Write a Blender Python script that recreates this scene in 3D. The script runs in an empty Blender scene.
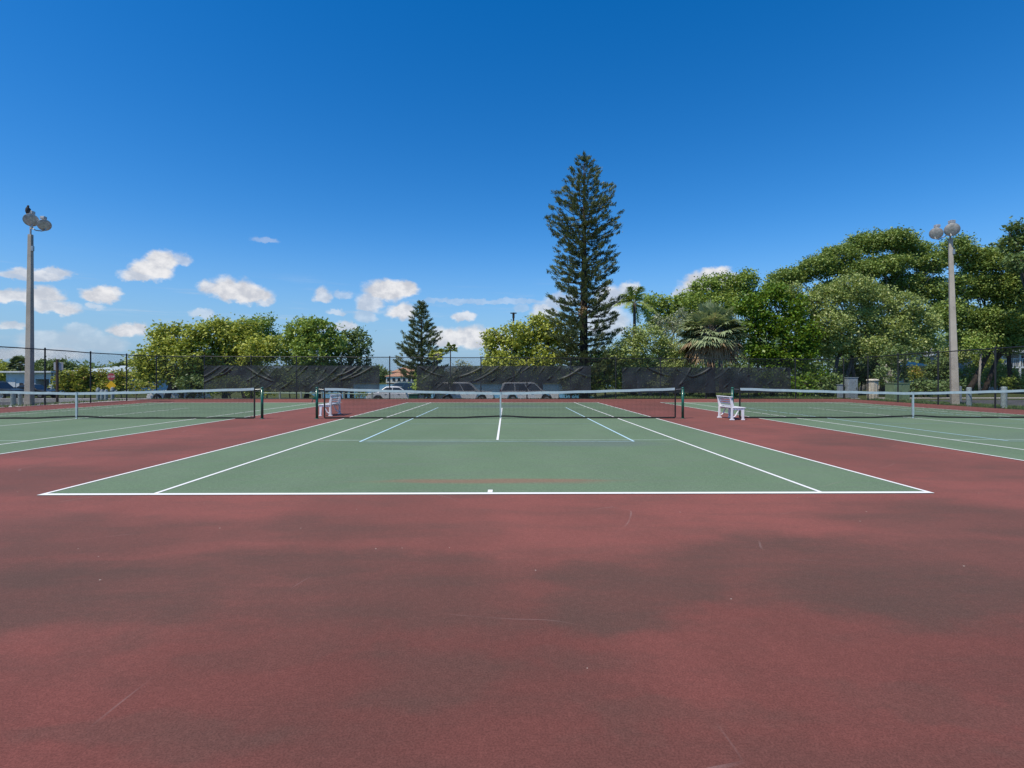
import bpy, math, random
import numpy as np
from mathutils import Vector, Matrix
random.seed(7); RNG = np.random.default_rng(11)
R = math.radians
scene = bpy.context.scene
COL = scene.collection

# ------------------------------------------------------------------ camera
CAM = (0.201, -18.41, 1.428); YAW = -0.0109; F = 526.0; HOR = 377.8
def at(px, py, d):
    "a point of the place at distance d ahead of the viewpoint"
    r = (px - 512.0) / F * d
    return Vector((CAM[0] + r + 0.0109 * d, CAM[1] - 0.0109 * r + d, CAM[2] + (HOR - py) / F * d))
def gx(px, d, z=0.0):
    p = at(px, HOR, d); p.z = z; return p
cd = bpy.data.cameras.new('camera'); cam = bpy.data.objects.new('camera', cd); COL.objects.link(cam)
cam.location = CAM; cam.rotation_euler = (R(90), 0, YAW)
cd.sensor_width = 36; cd.lens = F * 36 / 1024; cd.shift_y = -(384 - HOR) / 1024
cd.clip_start = 0.05; cd.clip_end = 9000
scene.camera = cam

# ------------------------------------------------------------------ materials
def new_mat(name):
    m = bpy.data.materials.new(name); m.use_nodes = True
    nt = m.node_tree; nt.nodes.clear()
    return m, nt
class NB:
    def __init__(s, nt): s.nt = nt
    def n(s, typ, **kw):
        nd = s.nt.nodes.new(typ)
        for k, v in kw.items():
            if k == 'inp':
                for kk, vv in v.items(): s.put(nd.inputs[kk], vv)
            else: setattr(nd, k, v)
        return nd
    def put(s, sock, v):
        if isinstance(v, bpy.types.NodeSocket): s.nt.links.new(v, sock)
        else: sock.default_value = v
    def math(s, op, a, b=0.0, c=0.0, clamp=False):
        nd = s.nt.nodes.new('ShaderNodeMath'); nd.operation = op; nd.use_clamp = clamp
        s.put(nd.inputs[0], a); s.put(nd.inputs[1], b); s.put(nd.inputs[2], c)
        return nd.outputs[0]
    def noise(s, vec, scale, detail=4, rough=0.55, dist=0.0, dim='3D'):
        nd = s.nt.nodes.new('ShaderNodeTexNoise'); nd.noise_dimensions = dim
        if vec is not None: s.put(nd.inputs['Vector'], vec)
        nd.inputs['Scale'].default_value = scale; nd.inputs['Detail'].default_value = detail
        nd.inputs['Roughness'].default_value = rough; nd.inputs['Distortion'].default_value = dist
        return nd.outputs[0]
    def ramp(s, fac, lo, hi, a=0.0, b=1.0, smooth=True):
        nd = s.nt.nodes.new('ShaderNodeMapRange')
        nd.interpolation_type = 'SMOOTHSTEP' if smooth else 'LINEAR'
        s.put(nd.inputs[0], fac)
        for i, v in enumerate((lo, hi, a, b)): s.put(nd.inputs[i + 1], v)
        return nd.outputs[0]
    def mix(s, fac, a, b, blend='MIX'):
        nd = s.nt.nodes.new('ShaderNodeMix'); nd.data_type = 'RGBA'; nd.blend_type = blend
        s.put(nd.inputs[0], fac)
        s.put(nd.inputs[6], a if isinstance(a, bpy.types.NodeSocket) else (*a, 1))
        s.put(nd.inputs[7], b if isinstance(b, bpy.types.NodeSocket) else (*b, 1))
        return nd.outputs[2]
    def map(s, vec, loc=(0, 0, 0), rot=(0, 0, 0), scale=(1, 1, 1)):
        nd = s.nt.nodes.new('ShaderNodeMapping'); s.put(nd.inputs[0], vec)
        nd.inputs[1].default_value = loc; nd.inputs[2].default_value = rot; nd.inputs[3].default_value = scale
        return nd.outputs[0]
    def bump(s, h, strength, dist=0.01):
        nd = s.nt.nodes.new('ShaderNodeBump'); s.put(nd.inputs['Height'], h)
        nd.inputs['Strength'].default_value = strength; nd.inputs['Distance'].default_value = dist
        return nd.outputs[0]
    def out(s, sh):
        o = s.nt.nodes.new('ShaderNodeOutputMaterial'); s.nt.links.new(sh, o.inputs[0])
    def bsdf(s, color, rough=0.6, metal=0.0, normal=None, spec=0.5, coat=0.0):
        b = s.nt.nodes.new('ShaderNodeBsdfPrincipled')
        s.put(b.inputs['Base Color'], color if isinstance(color, bpy.types.NodeSocket) else (*color, 1))
        s.put(b.inputs['Roughness'], rough); b.inputs['Metallic'].default_value = metal
        b.inputs['Specular IOR Level'].default_value = spec
        b.inputs['Coat Weight'].default_value = coat; b.inputs['Coat Roughness'].default_value = 0.08
        if normal is not None: s.put(b.inputs['Normal'], normal)
        return b.outputs[0]
def wpos(nb): return nb.n('ShaderNodeNewGeometry').outputs['Position']

def simple(name, color, rough=0.6, metal=0.0, var=0.18, scale=3.0, bump=0.15, bscale=40, coat=0.0, spec=0.4, stain=None):
    m, nt = new_mat(name); nb = NB(nt)
    p = nb.n('ShaderNodeTexCoord').outputs['Object']
    n1 = nb.noise(p, scale, 6, 0.6)
    dark = tuple(c * (1 - var) for c in color); lite = tuple(min(1, c * (1 + var)) for c in color)
    c = nb.mix(nb.ramp(n1, 0.3, 0.7), dark, lite)
    if stain:
        n3 = nb.noise(p, scale * 2.3, 8, 0.7)
        c = nb.mix(nb.ramp(n3, 0.55, 0.72), c, stain)
    n2 = nb.noise(p, bscale, 3)
    nb.out(nb.bsdf(c, rough, metal, nb.bump(n2, bump, 0.004), spec, coat))
    return m

def leaf_mat(name, c0, c1, c2=None, trans=0.40, rough=0.5):
    "leaf colour varies from leaf to leaf"
    m, nt = new_mat(name); nb = NB(nt)
    g = nb.n('ShaderNodeNewGeometry'); r = g.outputs['Random Per Island']
    c = nb.mix(r, c0, c1)
    if c2: c = nb.mix(nb.ramp(nb.math('FRACT', nb.math('MULTIPLY', r, 17.3)), 0.82, 0.9), c, c2)
    big = nb.noise(g.outputs['Position'], 0.55, 3)
    c = nb.mix(nb.ramp(big, 0.35, 0.68, 0.0, 0.45), c, c1)
    b = nb.bsdf(c, rough, 0, None, 0.35)
    t = nb.n('ShaderNodeBsdfTranslucent'); nb.put(t.inputs[0], nb.mix(0.5, c, (0.30, 0.34, 0.03), 'MIX'))
    mx = nb.n('ShaderNodeMixShader'); mx.inputs[0].default_value = trans
    nt.links.new(b, mx.inputs[1]); nt.links.new(t.outputs[0], mx.inputs[2])
    nb.out(mx.outputs[0]); return m

def bark_mat(name, c, c2):
    m, nt = new_mat(name); nb = NB(nt)
    p = nb.n('ShaderNodeTexCoord').outputs['Object']
    q = nb.map(p, scale=(6, 6, 1.3))
    n = nb.noise(q, 2.2, 8, 0.7)
    col = nb.mix(nb.ramp(n, 0.35, 0.68), c, c2)
    nb.out(nb.bsdf(col, 0.9, 0, nb.bump(n, 0.8, 0.05), 0.2)); return m

# hard court coating -------------------------------------------------------
def stain_field(nb, P):
    "old weathered patches of the coating, each at its own place on the courts (metres)"
    wx = nb.noise(nb.map(P, scale=(1, 1.7, 1)), 0.7, 5, 0.6)
    wy = nb.noise(nb.map(P, loc=(31, 7, 0)), 0.7, 5, 0.6)
    sp = nb.n('ShaderNodeSeparateXYZ'); nb.put(sp.inputs[0], P)
    x = nb.math('ADD', sp.outputs[0], nb.math('MULTIPLY', nb.math('SUBTRACT', wx, 0.5), 2.2))
    y = nb.math('ADD', sp.outputs[1], nb.math('MULTIPLY', nb.math('SUBTRACT', wy, 0.5), 1.6))
    tot = None
    for (cx, cy, rx, ry, a) in STAINS:
        dx = nb.math('DIVIDE', nb.math('SUBTRACT', x, cx), rx)
        dy = nb.math('DIVIDE', nb.math('SUBTRACT', y, cy), ry)
        d = nb.math('SQRT', nb.math('ADD', nb.math('MULTIPLY', dx, dx), nb.math('MULTIPLY', dy, dy)))
        v = nb.ramp(d, 1.15, 0.45, 0.0, a)
        tot = v if tot is None else nb.math('MAXIMUM', tot, v)
    return tot
def gpt(px, py):
    d = F * CAM[2] / (py - HOR); p = at(px, py, d); return p.x, p.y
STAINS = []
for (px, py, rx, ry, a) in [(70, 590, 1.7, .75, 1.0), (250, 566, 1.6, .55, .9), (400, 610, .9, .6, .75), (330, 600, 1.0, .6, .6),
                            (650, 575, 1.2, .5, .95), (600, 600, .7, .4, .9), (800, 560, 1.9, .6, .85), (930, 590, 1.6, .55, 1.0), (1010, 560, 1.7, .7, .7),
                            (450, 575, 1.0, .5, .55), (330, 530, 1.6, .6, .5), (100, 535, 1.8, .8, .6), (960, 520, 1.5, .9, .65), (20, 480, 2.5, 1.3, .5),
                            (440, 690, .6, .3, .55), (300, 650, .5, .22, .35), (620, 660, .4, .2, .4), (130, 730, .5, .16, .5), (690, 735, .4, .15, .45), (900, 700, .5, .14, .4), (1000, 740, .3, .15, .5),
                            (850, 440, 1.6, 1.6, .55), (840, 420, 1.2, 2.2, .4), (120, 450, 2.6, 1.0, .4), (990, 470, 1.4, 1.4, .4)]:
    x, y = gpt(px, py); STAINS.append((x, y, rx, ry, a))

def court_mat(name, base, worn, lite, kind):
    m, nt = new_mat(name); nb = NB(nt); P = wpos(nb)
    big = nb.noise(nb.map(P, rot=(0, 0, .35), scale=(1, .6, 1)), 0.42, 6, 0.62)
    mid = nb.noise(nb.map(P, rot=(0, 0, -.3), scale=(.5, 1.5, 1)), 1.7, 7, 0.65)
    c = nb.mix(nb.ramp(big, 0.36, 0.66), base, lite)
    c = nb.mix(nb.ramp(mid, 0.42, 0.70, 0, 0.5), c, worn)
    if kind == 'red':
        # vignette darkening painted into the red behind the baseline, deeper towards the viewpoint
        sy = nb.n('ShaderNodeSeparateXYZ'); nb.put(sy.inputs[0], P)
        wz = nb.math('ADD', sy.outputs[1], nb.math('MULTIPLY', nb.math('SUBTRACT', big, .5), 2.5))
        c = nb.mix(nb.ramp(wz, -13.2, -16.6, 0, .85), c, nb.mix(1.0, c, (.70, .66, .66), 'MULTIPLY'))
        st = stain_field(nb, P)
        st = nb.math('MULTIPLY', st, nb.ramp(mid, 0.25, 0.6, 0.72, 1.0))
        c = nb.mix(nb.math('MULTIPLY', st, 0.74), c, (0.098, 0.064, 0.050))
    else:
        # ball and shoe wear: grey film on the service boxes and behind the baselines
        str_ = nb.noise(nb.map(P, scale=(.35, 2.4, 1)), 2.0, 6, 0.6)
        c = nb.mix(nb.ramp(str_, 0.45, 0.68, 0, 0.35), c, worn)
        sp = nb.n('ShaderNodeSeparateXYZ'); nb.put(sp.inputs[0], P)
        for (cx, cy, rx, ry, a, colr) in [(0.1, -11.15, 2.0, .22, .75, (0.26, .155, .105)), (2.2, -7.0, 1.8, .7, .5, (.13, .16, .16)), (-1.6, -7.0, 1.5, .4, .3, (.13, .16, .16)),
                                          (0, 8.0, 3.2, 1.8, .5, (.12, .15, .15)), (14.5, -6, 4, 1.5, .3, (.12, .15, .14)), (-14.7, -9, 4, 1.2, .3, (.12, .15, .14))]:
            dx = nb.math('DIVIDE', nb.math('SUBTRACT', sp.outputs[0], cx), rx)
            dy = nb.math('DIVIDE', nb.math('SUBTRACT', sp.outputs[1], cy), ry)
            d = nb.math('SQRT', nb.math('ADD', nb.math('MULTIPLY', dx, dx), nb.math('MULTIPLY', dy, dy)))
            d = nb.math('ADD', d, nb.math('MULTIPLY', nb.math('SUBTRACT', str_, .5), 1.3))
            c = nb.mix(nb.ramp(d, 1.1, .3, 0, a), c, colr)
    # acrylic sand grain
    g1 = nb.noise(P, 110, 3, 0.75); g2 = nb.noise(P, 24, 6, 0.75)
    c = nb.mix(nb.ramp(g1, 0.36, 0.66, 0.0, 0.8), c, nb.mix(1.0, c, (0.58, 0.58, 0.58), 'MULTIPLY'))
    c = nb.mix(nb.ramp(g2, 0.40, 0.68, 0.0, 0.55), c, nb.mix(1.0, c, (1.3, 1.3, 1.3), 'MULTIPLY'))
    # pale flecks and pits
    for sc, th, jit in ((2.3, .030, 0), (5.5, .045, 5)):
        v = nb.n('ShaderNodeTexVoronoi'); nb.put(v.inputs['Vector'], nb.map(P, loc=(jit, jit, 0))); v.inputs['Scale'].default_value = sc
        rr = nb.n('ShaderNodeSeparateColor'); nb.put(rr.inputs[0], v.outputs['Color'])
        f = nb.math('MULTIPLY', nb.math('LESS_THAN', v.outputs['Distance'], nb.math('MULTIPLY', rr.outputs[1], th)), nb.math('GREATER_THAN', rr.outputs[0], .55))
        c = nb.mix(nb.math('MULTIPLY', f, .8), c, (0.50, 0.43, 0.36))
    # thin scuffs
    wv = nb.n('ShaderNodeTexVoronoi', feature='DISTANCE_TO_EDGE'); nb.put(wv.inputs['Vector'], nb.map(nb.mix(.25, P, nb.n('ShaderNodeTexNoise', inp={'Vector': P, 'Scale': .8}).outputs[1]), scale=(1, 1, 1)))
    wv.inputs['Scale'].default_value = .55
    sc = nb.math('MULTIPLY', nb.math('LESS_THAN', wv.outputs['Distance'], .0016), nb.ramp(nb.noise(P, .9, 2), .55, .68))
    c = nb.mix(nb.math('MULTIPLY', sc, .30), c, (0.36, 0.27, 0.25))
    h = nb.math('ADD', nb.math('MULTIPLY', g1, .6), nb.math('MULTIPLY', g2, .6))
    nb.out(nb.bsdf(c, 0.85, 0, nb.bump(h, 0.35, 0.004), 0.12)); return m

M = {}
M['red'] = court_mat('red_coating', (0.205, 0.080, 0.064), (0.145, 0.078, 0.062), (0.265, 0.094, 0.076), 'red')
M['green'] = court_mat('green_coating', (0.135, 0.205, 0.118), (0.155, 0.200, 0.140), (0.155, 0.228, 0.135), 'green')
def paint_mat(name, col, under, wear):
    m, nt = new_mat(name); nb = NB(nt); P = wpos(nb)
    n = nb.noise(P, 9, 8, 0.75); n2 = nb.noise(P, .6, 3)
    f = nb.ramp(nb.math('ADD', n, nb.math('MULTIPLY', n2, .3)), .72 - wear, .95 - wear, 0, .8)
    nb.out(nb.bsdf(nb.mix(f, col, under), .7, 0, nb.bump(n, .2, .003), .3)); return m
M['line'] = paint_mat('white_line_paint', (.80, .80, .76), (.3, .36, .3), .0)
M['faint'] = paint_mat('worn_line_paint', (.36, .46, .38), (.2, .28, .21), .15)
M['faintb'] = paint_mat('worn_blue_paint', (.26, .36, .36), (.16, .23, .19), .17)
M['blue'] = paint_mat('pale_blue_line_paint', (.46, .66, .72), (.25, .4, .38), .0)

def grass_ground():
    m, nt = new_mat('grass_ground'); nb = NB(nt); P = wpos(nb)
    a = nb.noise(P, .35, 6, .65); b = nb.noise(P, 9, 5, .7)
    c = nb.mix(nb.ramp(a, .35, .65), (.045, .070, .018), (.085, .105, .035))
    c = nb.mix(nb.ramp(b, .4, .7, 0, .6), c, (.11, .095, .05))
    nb.out(nb.bsdf(c, .95, 0, nb.bump(b, .8, .04), .1)); return m
M['ground'] = grass_ground()
M['asphalt'] = simple('asphalt', (.085, .085, .083), .92, 0, .3, 1.5, .5, 60)
M['concrete'] = simple('concrete_paving', (.42, .40, .37), .9, 0, .2, .8, .3, 40, stain=(.25, .24, .22))
M['pole_con'] = simple('pole_concrete', (.40, .365, .305), .9, 0, .14, 1.3, .35, 30, stain=(.30, .27, .22))
M['fence_metal'] = simple('black_fence_metal', (.018, .020, .021), .45, .0, .2, 5, .1)
M['post_green'] = simple('dark_green_post', (.010, .085, .055), .35, .0, .25, 8, .2, 60, coat=.3)
M['galv'] = simple('galvanised_metal', (.36, .38, .38), .45, .6, .2, 6, .15)
M['lampshell'] = simple('lamp_shell', (.42, .42, .41), .5, .3, .18, 9, .2)
M['white_plastic'] = simple('white_plastic', (.74, .74, .76), .45, 0, .06, 3, .1)
M['band'] = simple('net_band_cloth', (.36, .45, .48), .8, 0, .10, 6, .4, 120)
M['black_cloth'] = simple('black_cloth', (.014, .015, .015), .8, 0, .2, 6, .3)
M['bollard'] = simple('grey_bollard', (.30, .36, .35), .8, 0, .2, 4, .3, stain=(.2, .22, .2))
M['white_wall'] = simple('white_stucco', (.62, .66, .68), .85, 0, .06, 1, .3)
M['cream'] = simple('cream_stucco', (.62, .55, .44), .85, 0, .08, 1, .3)
M['pale_roof'] = simple('pale_metal_roof', (.50, .58, .56), .5, .1, .1, 1, .1)
M['orange_roof'] = simple('orange_tile_roof', (.42, .23, .14), .85, 0, .25, 2, .6, 12)
M['grey_roof'] = simple('grey_roof', (.35, .36, .37), .8, 0, .1, 2, .3)
M['glass'] = simple('dark_glass', (.018, .024, .028), .08, 0, .1, 2, 0, spec=.8)
M['tyre'] = simple('tyre_rubber', (.015, .015, .015), .85, 0, .2, 20, .4)
M['rim'] = simple('alloy_rim', (.45, .46, .47), .35, .7, .1, 9, .05)
M['silver'] = simple('silver_paint', (.66, .67, .66), .35, .15, .05, 1, .0, coat=.8)
M['whitecar'] = simple('white_car_paint', (.72, .74, .74), .35, 0, .04, 1, 0, coat=.8)
M['bluecar'] = simple('blue_car_paint', (.03, .085, .11), .4, .0, .08, 1, 0, coat=.2)
M['navycar'] = simple('navy_car_paint', (.022, .030, .036), .45, .0, .08, 1, 0, coat=.1)
M['blackcar'] = simple('black_car_paint', (.015, .016, .016), .45, 0, .08, 1, 0, coat=.1)
M['trim'] = simple('dark_trim', (.03, .03, .032), .6, 0, .1, 4, .1)
M['lamp_red'] = simple('red_lamp_lens', (.30, .012, .012), .25, 0, .1, 4, 0, coat=.5)
M['lamp_white'] = simple('clear_lamp_lens', (.62, .64, .64), .15, .2, .05, 4, 0, coat=.5)
M['cab_grey'] = simple('grey_cabinet', (.28, .32, .34), .5, .2, .14, 2.5, .1, stain=(.2, .19, .17))
M['cab_green'] = simple('green_cabinet', (.17, .24, .13), .6, .1, .2, 2, .1, stain=(.16, .17, .10))
M['cab_beige'] = simple('beige_plastic', (.55, .50, .40), .7, 0, .2, 5, .3, stain=(.2, .15, .1))
M['brown_post'] = simple('brown_wood', (.065, .045, .035), .9, 0, .25, 6, .4)
M['sign_back'] = simple('bare_aluminium', (.42, .40, .42), .5, .5, .1, 5, .05)
M['sign_red'] = simple('faded_red_sign', (.36, .050, .055), .5, 0, .12, 6, .05)
M['sign_yellow'] = simple('yellow_sign', (.75, .43, .010), .5, 0, .06, 6, .05)
M['railgreen'] = simple('pale_green_rail', (.30, .42, .36), .6, 0, .15, 6, .1)
M['bird'] = simple('bird_plumage', (.05, .048, .05), .9, 0, .5, 18, .5)
M['kayak'] = simple('blue_plastic', (.03, .33, .60), .4, 0, .08, 4, .05)

def alpha_grid(name, color, pitch, wire, ax=('x', 'z'), diag=False, rough=.5):
    "woven cords or wires: the gaps really are gaps"
    m, nt = new_mat(name); nb = NB(nt)
    P = nb.n('ShaderNodeTexCoord').outputs['UV']   # uv in metres
    sp = nb.n('ShaderNodeSeparateXYZ'); nb.put(sp.inputs[0], P); u, v = sp.outputs[0], sp.outputs[1]
    if diag: u, v = nb.math('ADD', u, v), nb.math('SUBTRACT', u, v)
    def w(t):
        f = nb.math('FRACT', nb.math('DIVIDE', t, pitch)); return nb.math('LESS_THAN', f, wire / pitch)
    a = nb.math('MAXIMUM', w(u), w(v))
    t = nb.n('ShaderNodeBsdfTransparent'); b = nb.bsdf(color, rough, 0, None, .4)
    mx = nb.n('ShaderNodeMixShader'); nb.put(mx.inputs[0], a)
    nt.links.new(t.outputs[0], mx.inputs[1]); nt.links.new(b, mx.inputs[2]); nb.out(mx.outputs[0]); return m
M['net'] = alpha_grid('black_netting', (.012, .013, .013), .045, .0048)
M['chain'] = alpha_grid('black_chain_link', (.022, .024, .026), .075, .0062, diag=True)
def screen_mat():
    m, nt = new_mat('windscreen_mesh'); nb = NB(nt)
    P = nb.n('ShaderNodeTexCoord').outputs['UV']
    n = nb.noise(P, 1.2, 5, .6); n2 = nb.noise(P, 60, 2)
    c = nb.mix(nb.ramp(n, .35, .7), (.012, .017, .019), (.030, .036, .038))
    b = nb.bsdf(c, .55, 0, nb.bump(n2, .2, .002), .5)
    t = nb.n('ShaderNodeBsdfTransparent'); mx = nb.n('ShaderNodeMixShader'); mx.inputs[0].default_value = .79
    nt.links.new(t.outputs[0], mx.inputs[1]); nt.links.new(b, mx.inputs[2]); nb.out(mx.outputs[0]); return m
M['screen'] = screen_mat()
def water_mat():
    m, nt = new_mat('bay_water'); nb = NB(nt); P = wpos(nb)
    n = nb.noise(nb.map(P, scale=(1, 2.2, 1)), 1.3, 6, .65)
    nb.out(nb.bsdf((.060, .17, .21), .22, 0, nb.bump(n, .55, .25), .5)); return m
M['water'] = water_mat()

M['lf_yellow'] = leaf_mat('sea_grape_leaves', (.26, .32, .05), (.56, .58, .10), (.17, .25, .06), .30)
M['lf_mid'] = leaf_mat('mid_green_leaves', (.14, .24, .05), (.32, .43, .08), (.42, .48, .11), .30)
M['lf_dark'] = leaf_mat('dark_green_leaves', (.075, .135, .05), (.19, .27, .085), None, .25)
M['lf_gloss'] = leaf_mat('glossy_leaves', (.055, .135, .014), (.16, .28, .025), (.27, .38, .04), .30, .35)
M['lf_olive'] = leaf_mat('olive_leaves', (.21, .29, .08), (.40, .48, .15), (.50, .52, .22), .30)
M['lf_grey'] = leaf_mat('grey_green_leaves', (.20, .24, .13), (.38, .41, .27), (.46, .47, .36), .25)
M['lf_light'] = leaf_mat('light_green_leaves', (.17, .25, .04), (.34, .42, .08), None, .35)
M['lf_ficus'] = leaf_mat('fig_leaves', (.12, .20, .05), (.27, .37, .085), (.38, .42, .12), .28)
M['lf_pine'] = leaf_mat('pine_needles', (.045, .080, .038), (.13, .165, .06), (.24, .25, .09), .12, .6)
M['lf_croton'] = leaf_mat('croton_leaves', (.14, .21, .03), (.40, .42, .06), (.46, .26, .08), .30)
M['lf_palm'] = leaf_mat('palm_leaflets', (.075, .125, .040), (.17, .22, .085), None, .22)
M['lf_fan'] = leaf_mat('fan_palm_leaflets', (.18, .25, .12), (.38, .45, .24), (.50, .47, .26), .22)
M['lf_dead'] = leaf_mat('dead_palm_leaflets', (.20, .12, .06), (.42, .29, .16), None, .15, .8)
M['bark'] = bark_mat('grey_brown_bark', (.060, .048, .038), (.17, .145, .12))
M['bark_dark'] = bark_mat('dark_bark', (.022, .018, .015), (.065, .052, .042))
M['bark_pale'] = bark_mat('pale_bark', (.17, .155, .13), (.34, .31, .27))

# ------------------------------------------------------------------ mesh builder
class MB:
    def __init__(s): s.v = []; s.f = []; s.uv = None
    def add(s, vs, fs):
        o = len(s.v); s.v += [tuple(v) for v in vs]; s.f += [tuple(i + o for i in f) for f in fs]; return s
    def box(s, c, size, rot=None, taper=1.0):
        x, y, z = (t / 2 for t in size); vs = []
        for (sx, sy, sz) in ((-1, -1, -1), (1, -1, -1), (1, 1, -1), (-1, 1, -1), (-1, -1, 1), (1, -1, 1), (1, 1, 1), (-1, 1, 1)):
            k = taper if sz > 0 else 1
            p = Vector((sx * x * k, sy * y * k, sz * z))
            if rot is not None: p = rot @ p
            vs.append(p + Vector(c))
        return s.add(vs, [(0, 3, 2, 1), (4, 5, 6, 7), (0, 1, 5, 4), (1, 2, 6, 5), (2, 3, 7, 6), (3, 0, 4, 7)])
    def tube(s, pts, rad, n=8, cap=True):
        pts = [Vector(p) for p in pts]
        if not hasattr(rad, '__len__'): rad = [rad] * len(pts)
        vs = []; up = None
        for i, p in enumerate(pts):
            t = (pts[min(i + 1, len(pts) - 1)] - pts[max(i - 1, 0)])
            t = t.normalized() if t.length > 1e-9 else Vector((0, 0, 1))
            if up is None:
                up = Vector((1, 0, 0)) if abs(t.x) < .8 else Vector((0, 1, 0))
            a = (up - t * up.dot(t)).normalized(); b = t.cross(a); up = a
            for k in range(n):
                th = 2 * math.pi * (k + .5) / n
                vs.append(p + (a * math.cos(th) + b * math.sin(th)) * rad[i])
        fs = []
        for i in range(len(pts) - 1):
            for k in range(n):
                k2 = (k + 1) % n; fs.append((i * n + k, i * n + k2, (i + 1) * n + k2, (i + 1) * n + k))
        if cap:
            fs.append(tuple(reversed(range(n)))); fs.append(tuple((len(pts) - 1) * n + k for k in range(n)))
        return s.add(vs, fs)
    def lathe(s, prof, n=20, origin=(0, 0, 0), axis=(0, 0, 1), cap=True):
        ax = Vector(axis).normalized(); q = Vector((0, 0, 1)).rotation_difference(ax); o = Vector(origin); vs = []
        for (r, z) in prof:
            for k in range(n):
                th = 2 * math.pi * k / n; vs.append(o + q @ Vector((r * math.cos(th), r * math.sin(th), z)))
        fs = []
        for i in range(len(prof) - 1):
            for k in range(n):
                k2 = (k + 1) % n; fs.append((i * n + k, i * n + k2, (i + 1) * n + k2, (i + 1) * n + k))
        if cap: fs.append(tuple(reversed(range(n)))); fs.append(tuple((len(prof) - 1) * n + k for k in range(n)))
        return s.add(vs, fs)
    def prism(s, poly, y0, y1, plane='xz'):
        n = len(poly); vs = []
        for yy in (y0, y1):
            for (a, b) in poly:
                vs.append({'xz': (a, yy, b), 'xy': (a, b, yy), 'yz': (yy, a, b)}[plane])
        fs = [tuple(range(n)), tuple(reversed(range(n, 2 * n)))]
        for k in range(n):
            k2 = (k + 1) % n; fs.append((k, k + n, k2 + n, k2))
        return s.add(vs, fs)
    def rect(s, x0, x1, y0, y1, z):
        return s.add([(x0, y0, z), (x1, y0, z), (x1, y1, z), (x0, y1, z)], [(0, 1, 2, 3)])
    def build(s, name, mat, parent=None, world=True, smooth=False, bevel=0, uv=None, fix=True):
        me = bpy.data.meshes.new(name)
        off = Vector((0, 0, 0)) if (parent is None or not world) else root_loc(parent)
        me.from_pydata([Vector(v) - off for v in s.v], [], s.f)
        if fix:
            import bmesh
            bm = bmesh.new(); bm.from_mesh(me); bmesh.ops.recalc_face_normals(bm, faces=bm.faces); bm.to_mesh(me); bm.free()
        if uv is not None:
            l = me.uv_layers.new(name='UVMap')
            for poly in me.polygons:
                for li in poly.loop_indices: l.data[li].uv = uv[me.loops[li].vertex_index]
        me.materials.append(mat)
        if smooth: me.polygons.foreach_set('use_smooth', [True] * len(me.polygons))
        o = bpy.data.objects.new(name, me); COL.objects.link(o)
        if parent is not None: o.parent = parent
        if bevel:
            b = o.modifiers.new('bevel', 'BEVEL'); b.width = bevel; b.segments = 2; b.limit_method = 'ANGLE'; b.angle_limit = R(40)
        return o
def root_loc(p):
    v = Vector((0, 0, 0))
    while p is not None: v = v + p.location; p = p.parent
    return v
def tag(o, label=None, cat=None, group=None, kind=None):
    if label: o['label'] = label
    if cat: o['category'] = cat
    if group: o['group'] = group
    if kind: o['kind'] = kind
    return o
def thing(name, label, cat, loc=(0, 0, 0), rz=0, group=None):
    o = bpy.data.objects.new(name, None); COL.objects.link(o); o.location = loc; o.rotation_euler = (0, 0, rz)
    o.empty_display_size = .2
    return tag(o, label, cat, group)
def kids(o): return [c for c in bpy.data.objects if c.parent is o]
def dup(root, loc, rz, label, parent=None):
    r = root.copy(); COL.objects.link(r); r.location = loc; r.rotation_euler = (0, 0, rz); r['label'] = label
    def rec(src, dst):
        for ch in kids(src):
            if ch is dst: continue
            c = ch.copy(); COL.objects.link(c); c.parent = dst; rec(ch, c)
    rec(root, r); return r

# ------------------------------------------------------------------ terrain
BF = at(512, HOR, 35.45).y         # back fence line
LC, RC = -14.70, 14.55             # neighbouring court centres
XL0, XL1 = -23.2, -24.9            # left fence X at the back and at Y=-8
XR = gx(898, 30.7).x
def sstep(t): t = max(0, min(1, t)); return t * t * (3 - 2 * t)
def terrain(x, y):
    h = -0.06
    back = sstep((y - (BF + .35)) / 2.6) * (1 - sstep((x - 5.0) / 5.0)) * .62
    left = sstep((-26.5 - x) / 6.0) * .62
    h -= max(back, left)
    # the bay beyond the car park
    inx = sstep((x + 17 + (y - 30) * .42) / 4) * (1 - sstep((x - 8 - max(0, y - 60) * .55) / 6))
    iny = sstep((y - (BF + 11.5)) / 1.6) * (1 - sstep((y - 178) / 6))
    h -= inx * iny * 2.4
    return h
def grid_axis(lo, hi, fine, far):
    a = list(np.arange(lo, hi, fine)); s = fine; v = hi
    while v < far: a.append(v); s *= 1.35; v += s
    a.append(far); s = fine; v = lo - fine
    pre = []
    while v > -far: pre.append(v); s *= 1.35; v -= s
    pre.append(-far); return sorted(pre + a)
xs = grid_axis(-50, 45, 1.0, 4500); ys = sorted(set([round(v, 3) for v in grid_axis(-28, 60, 1.0, 4500)] + [170, 174, 178, 181, 184, 188]))
mb = MB(); nx = len(xs)
for y in ys:
    for x in xs: mb.v.append((x, y, terrain(x, y)))
for j in range(len(ys) - 1):
    for i in range(nx - 1): mb.f.append((j * nx + i, j * nx + i + 1, (j + 1) * nx + i + 1, (j + 1) * nx + i))
tag(mb.build('ground', M['ground'], smooth=True, fix=False), 'grassy ground around the tennis courts', kind='structure')
mb = MB().add([(-130, BF + 9, -1.0), (150, BF + 9, -1.0), (150, 200, -1.0), (-130, 200, -1.0)], [(0, 1, 2, 3)])
tag(mb.build('water', M['water'], fix=False), 'blue bay water behind the parked cars', kind='structure')

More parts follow.
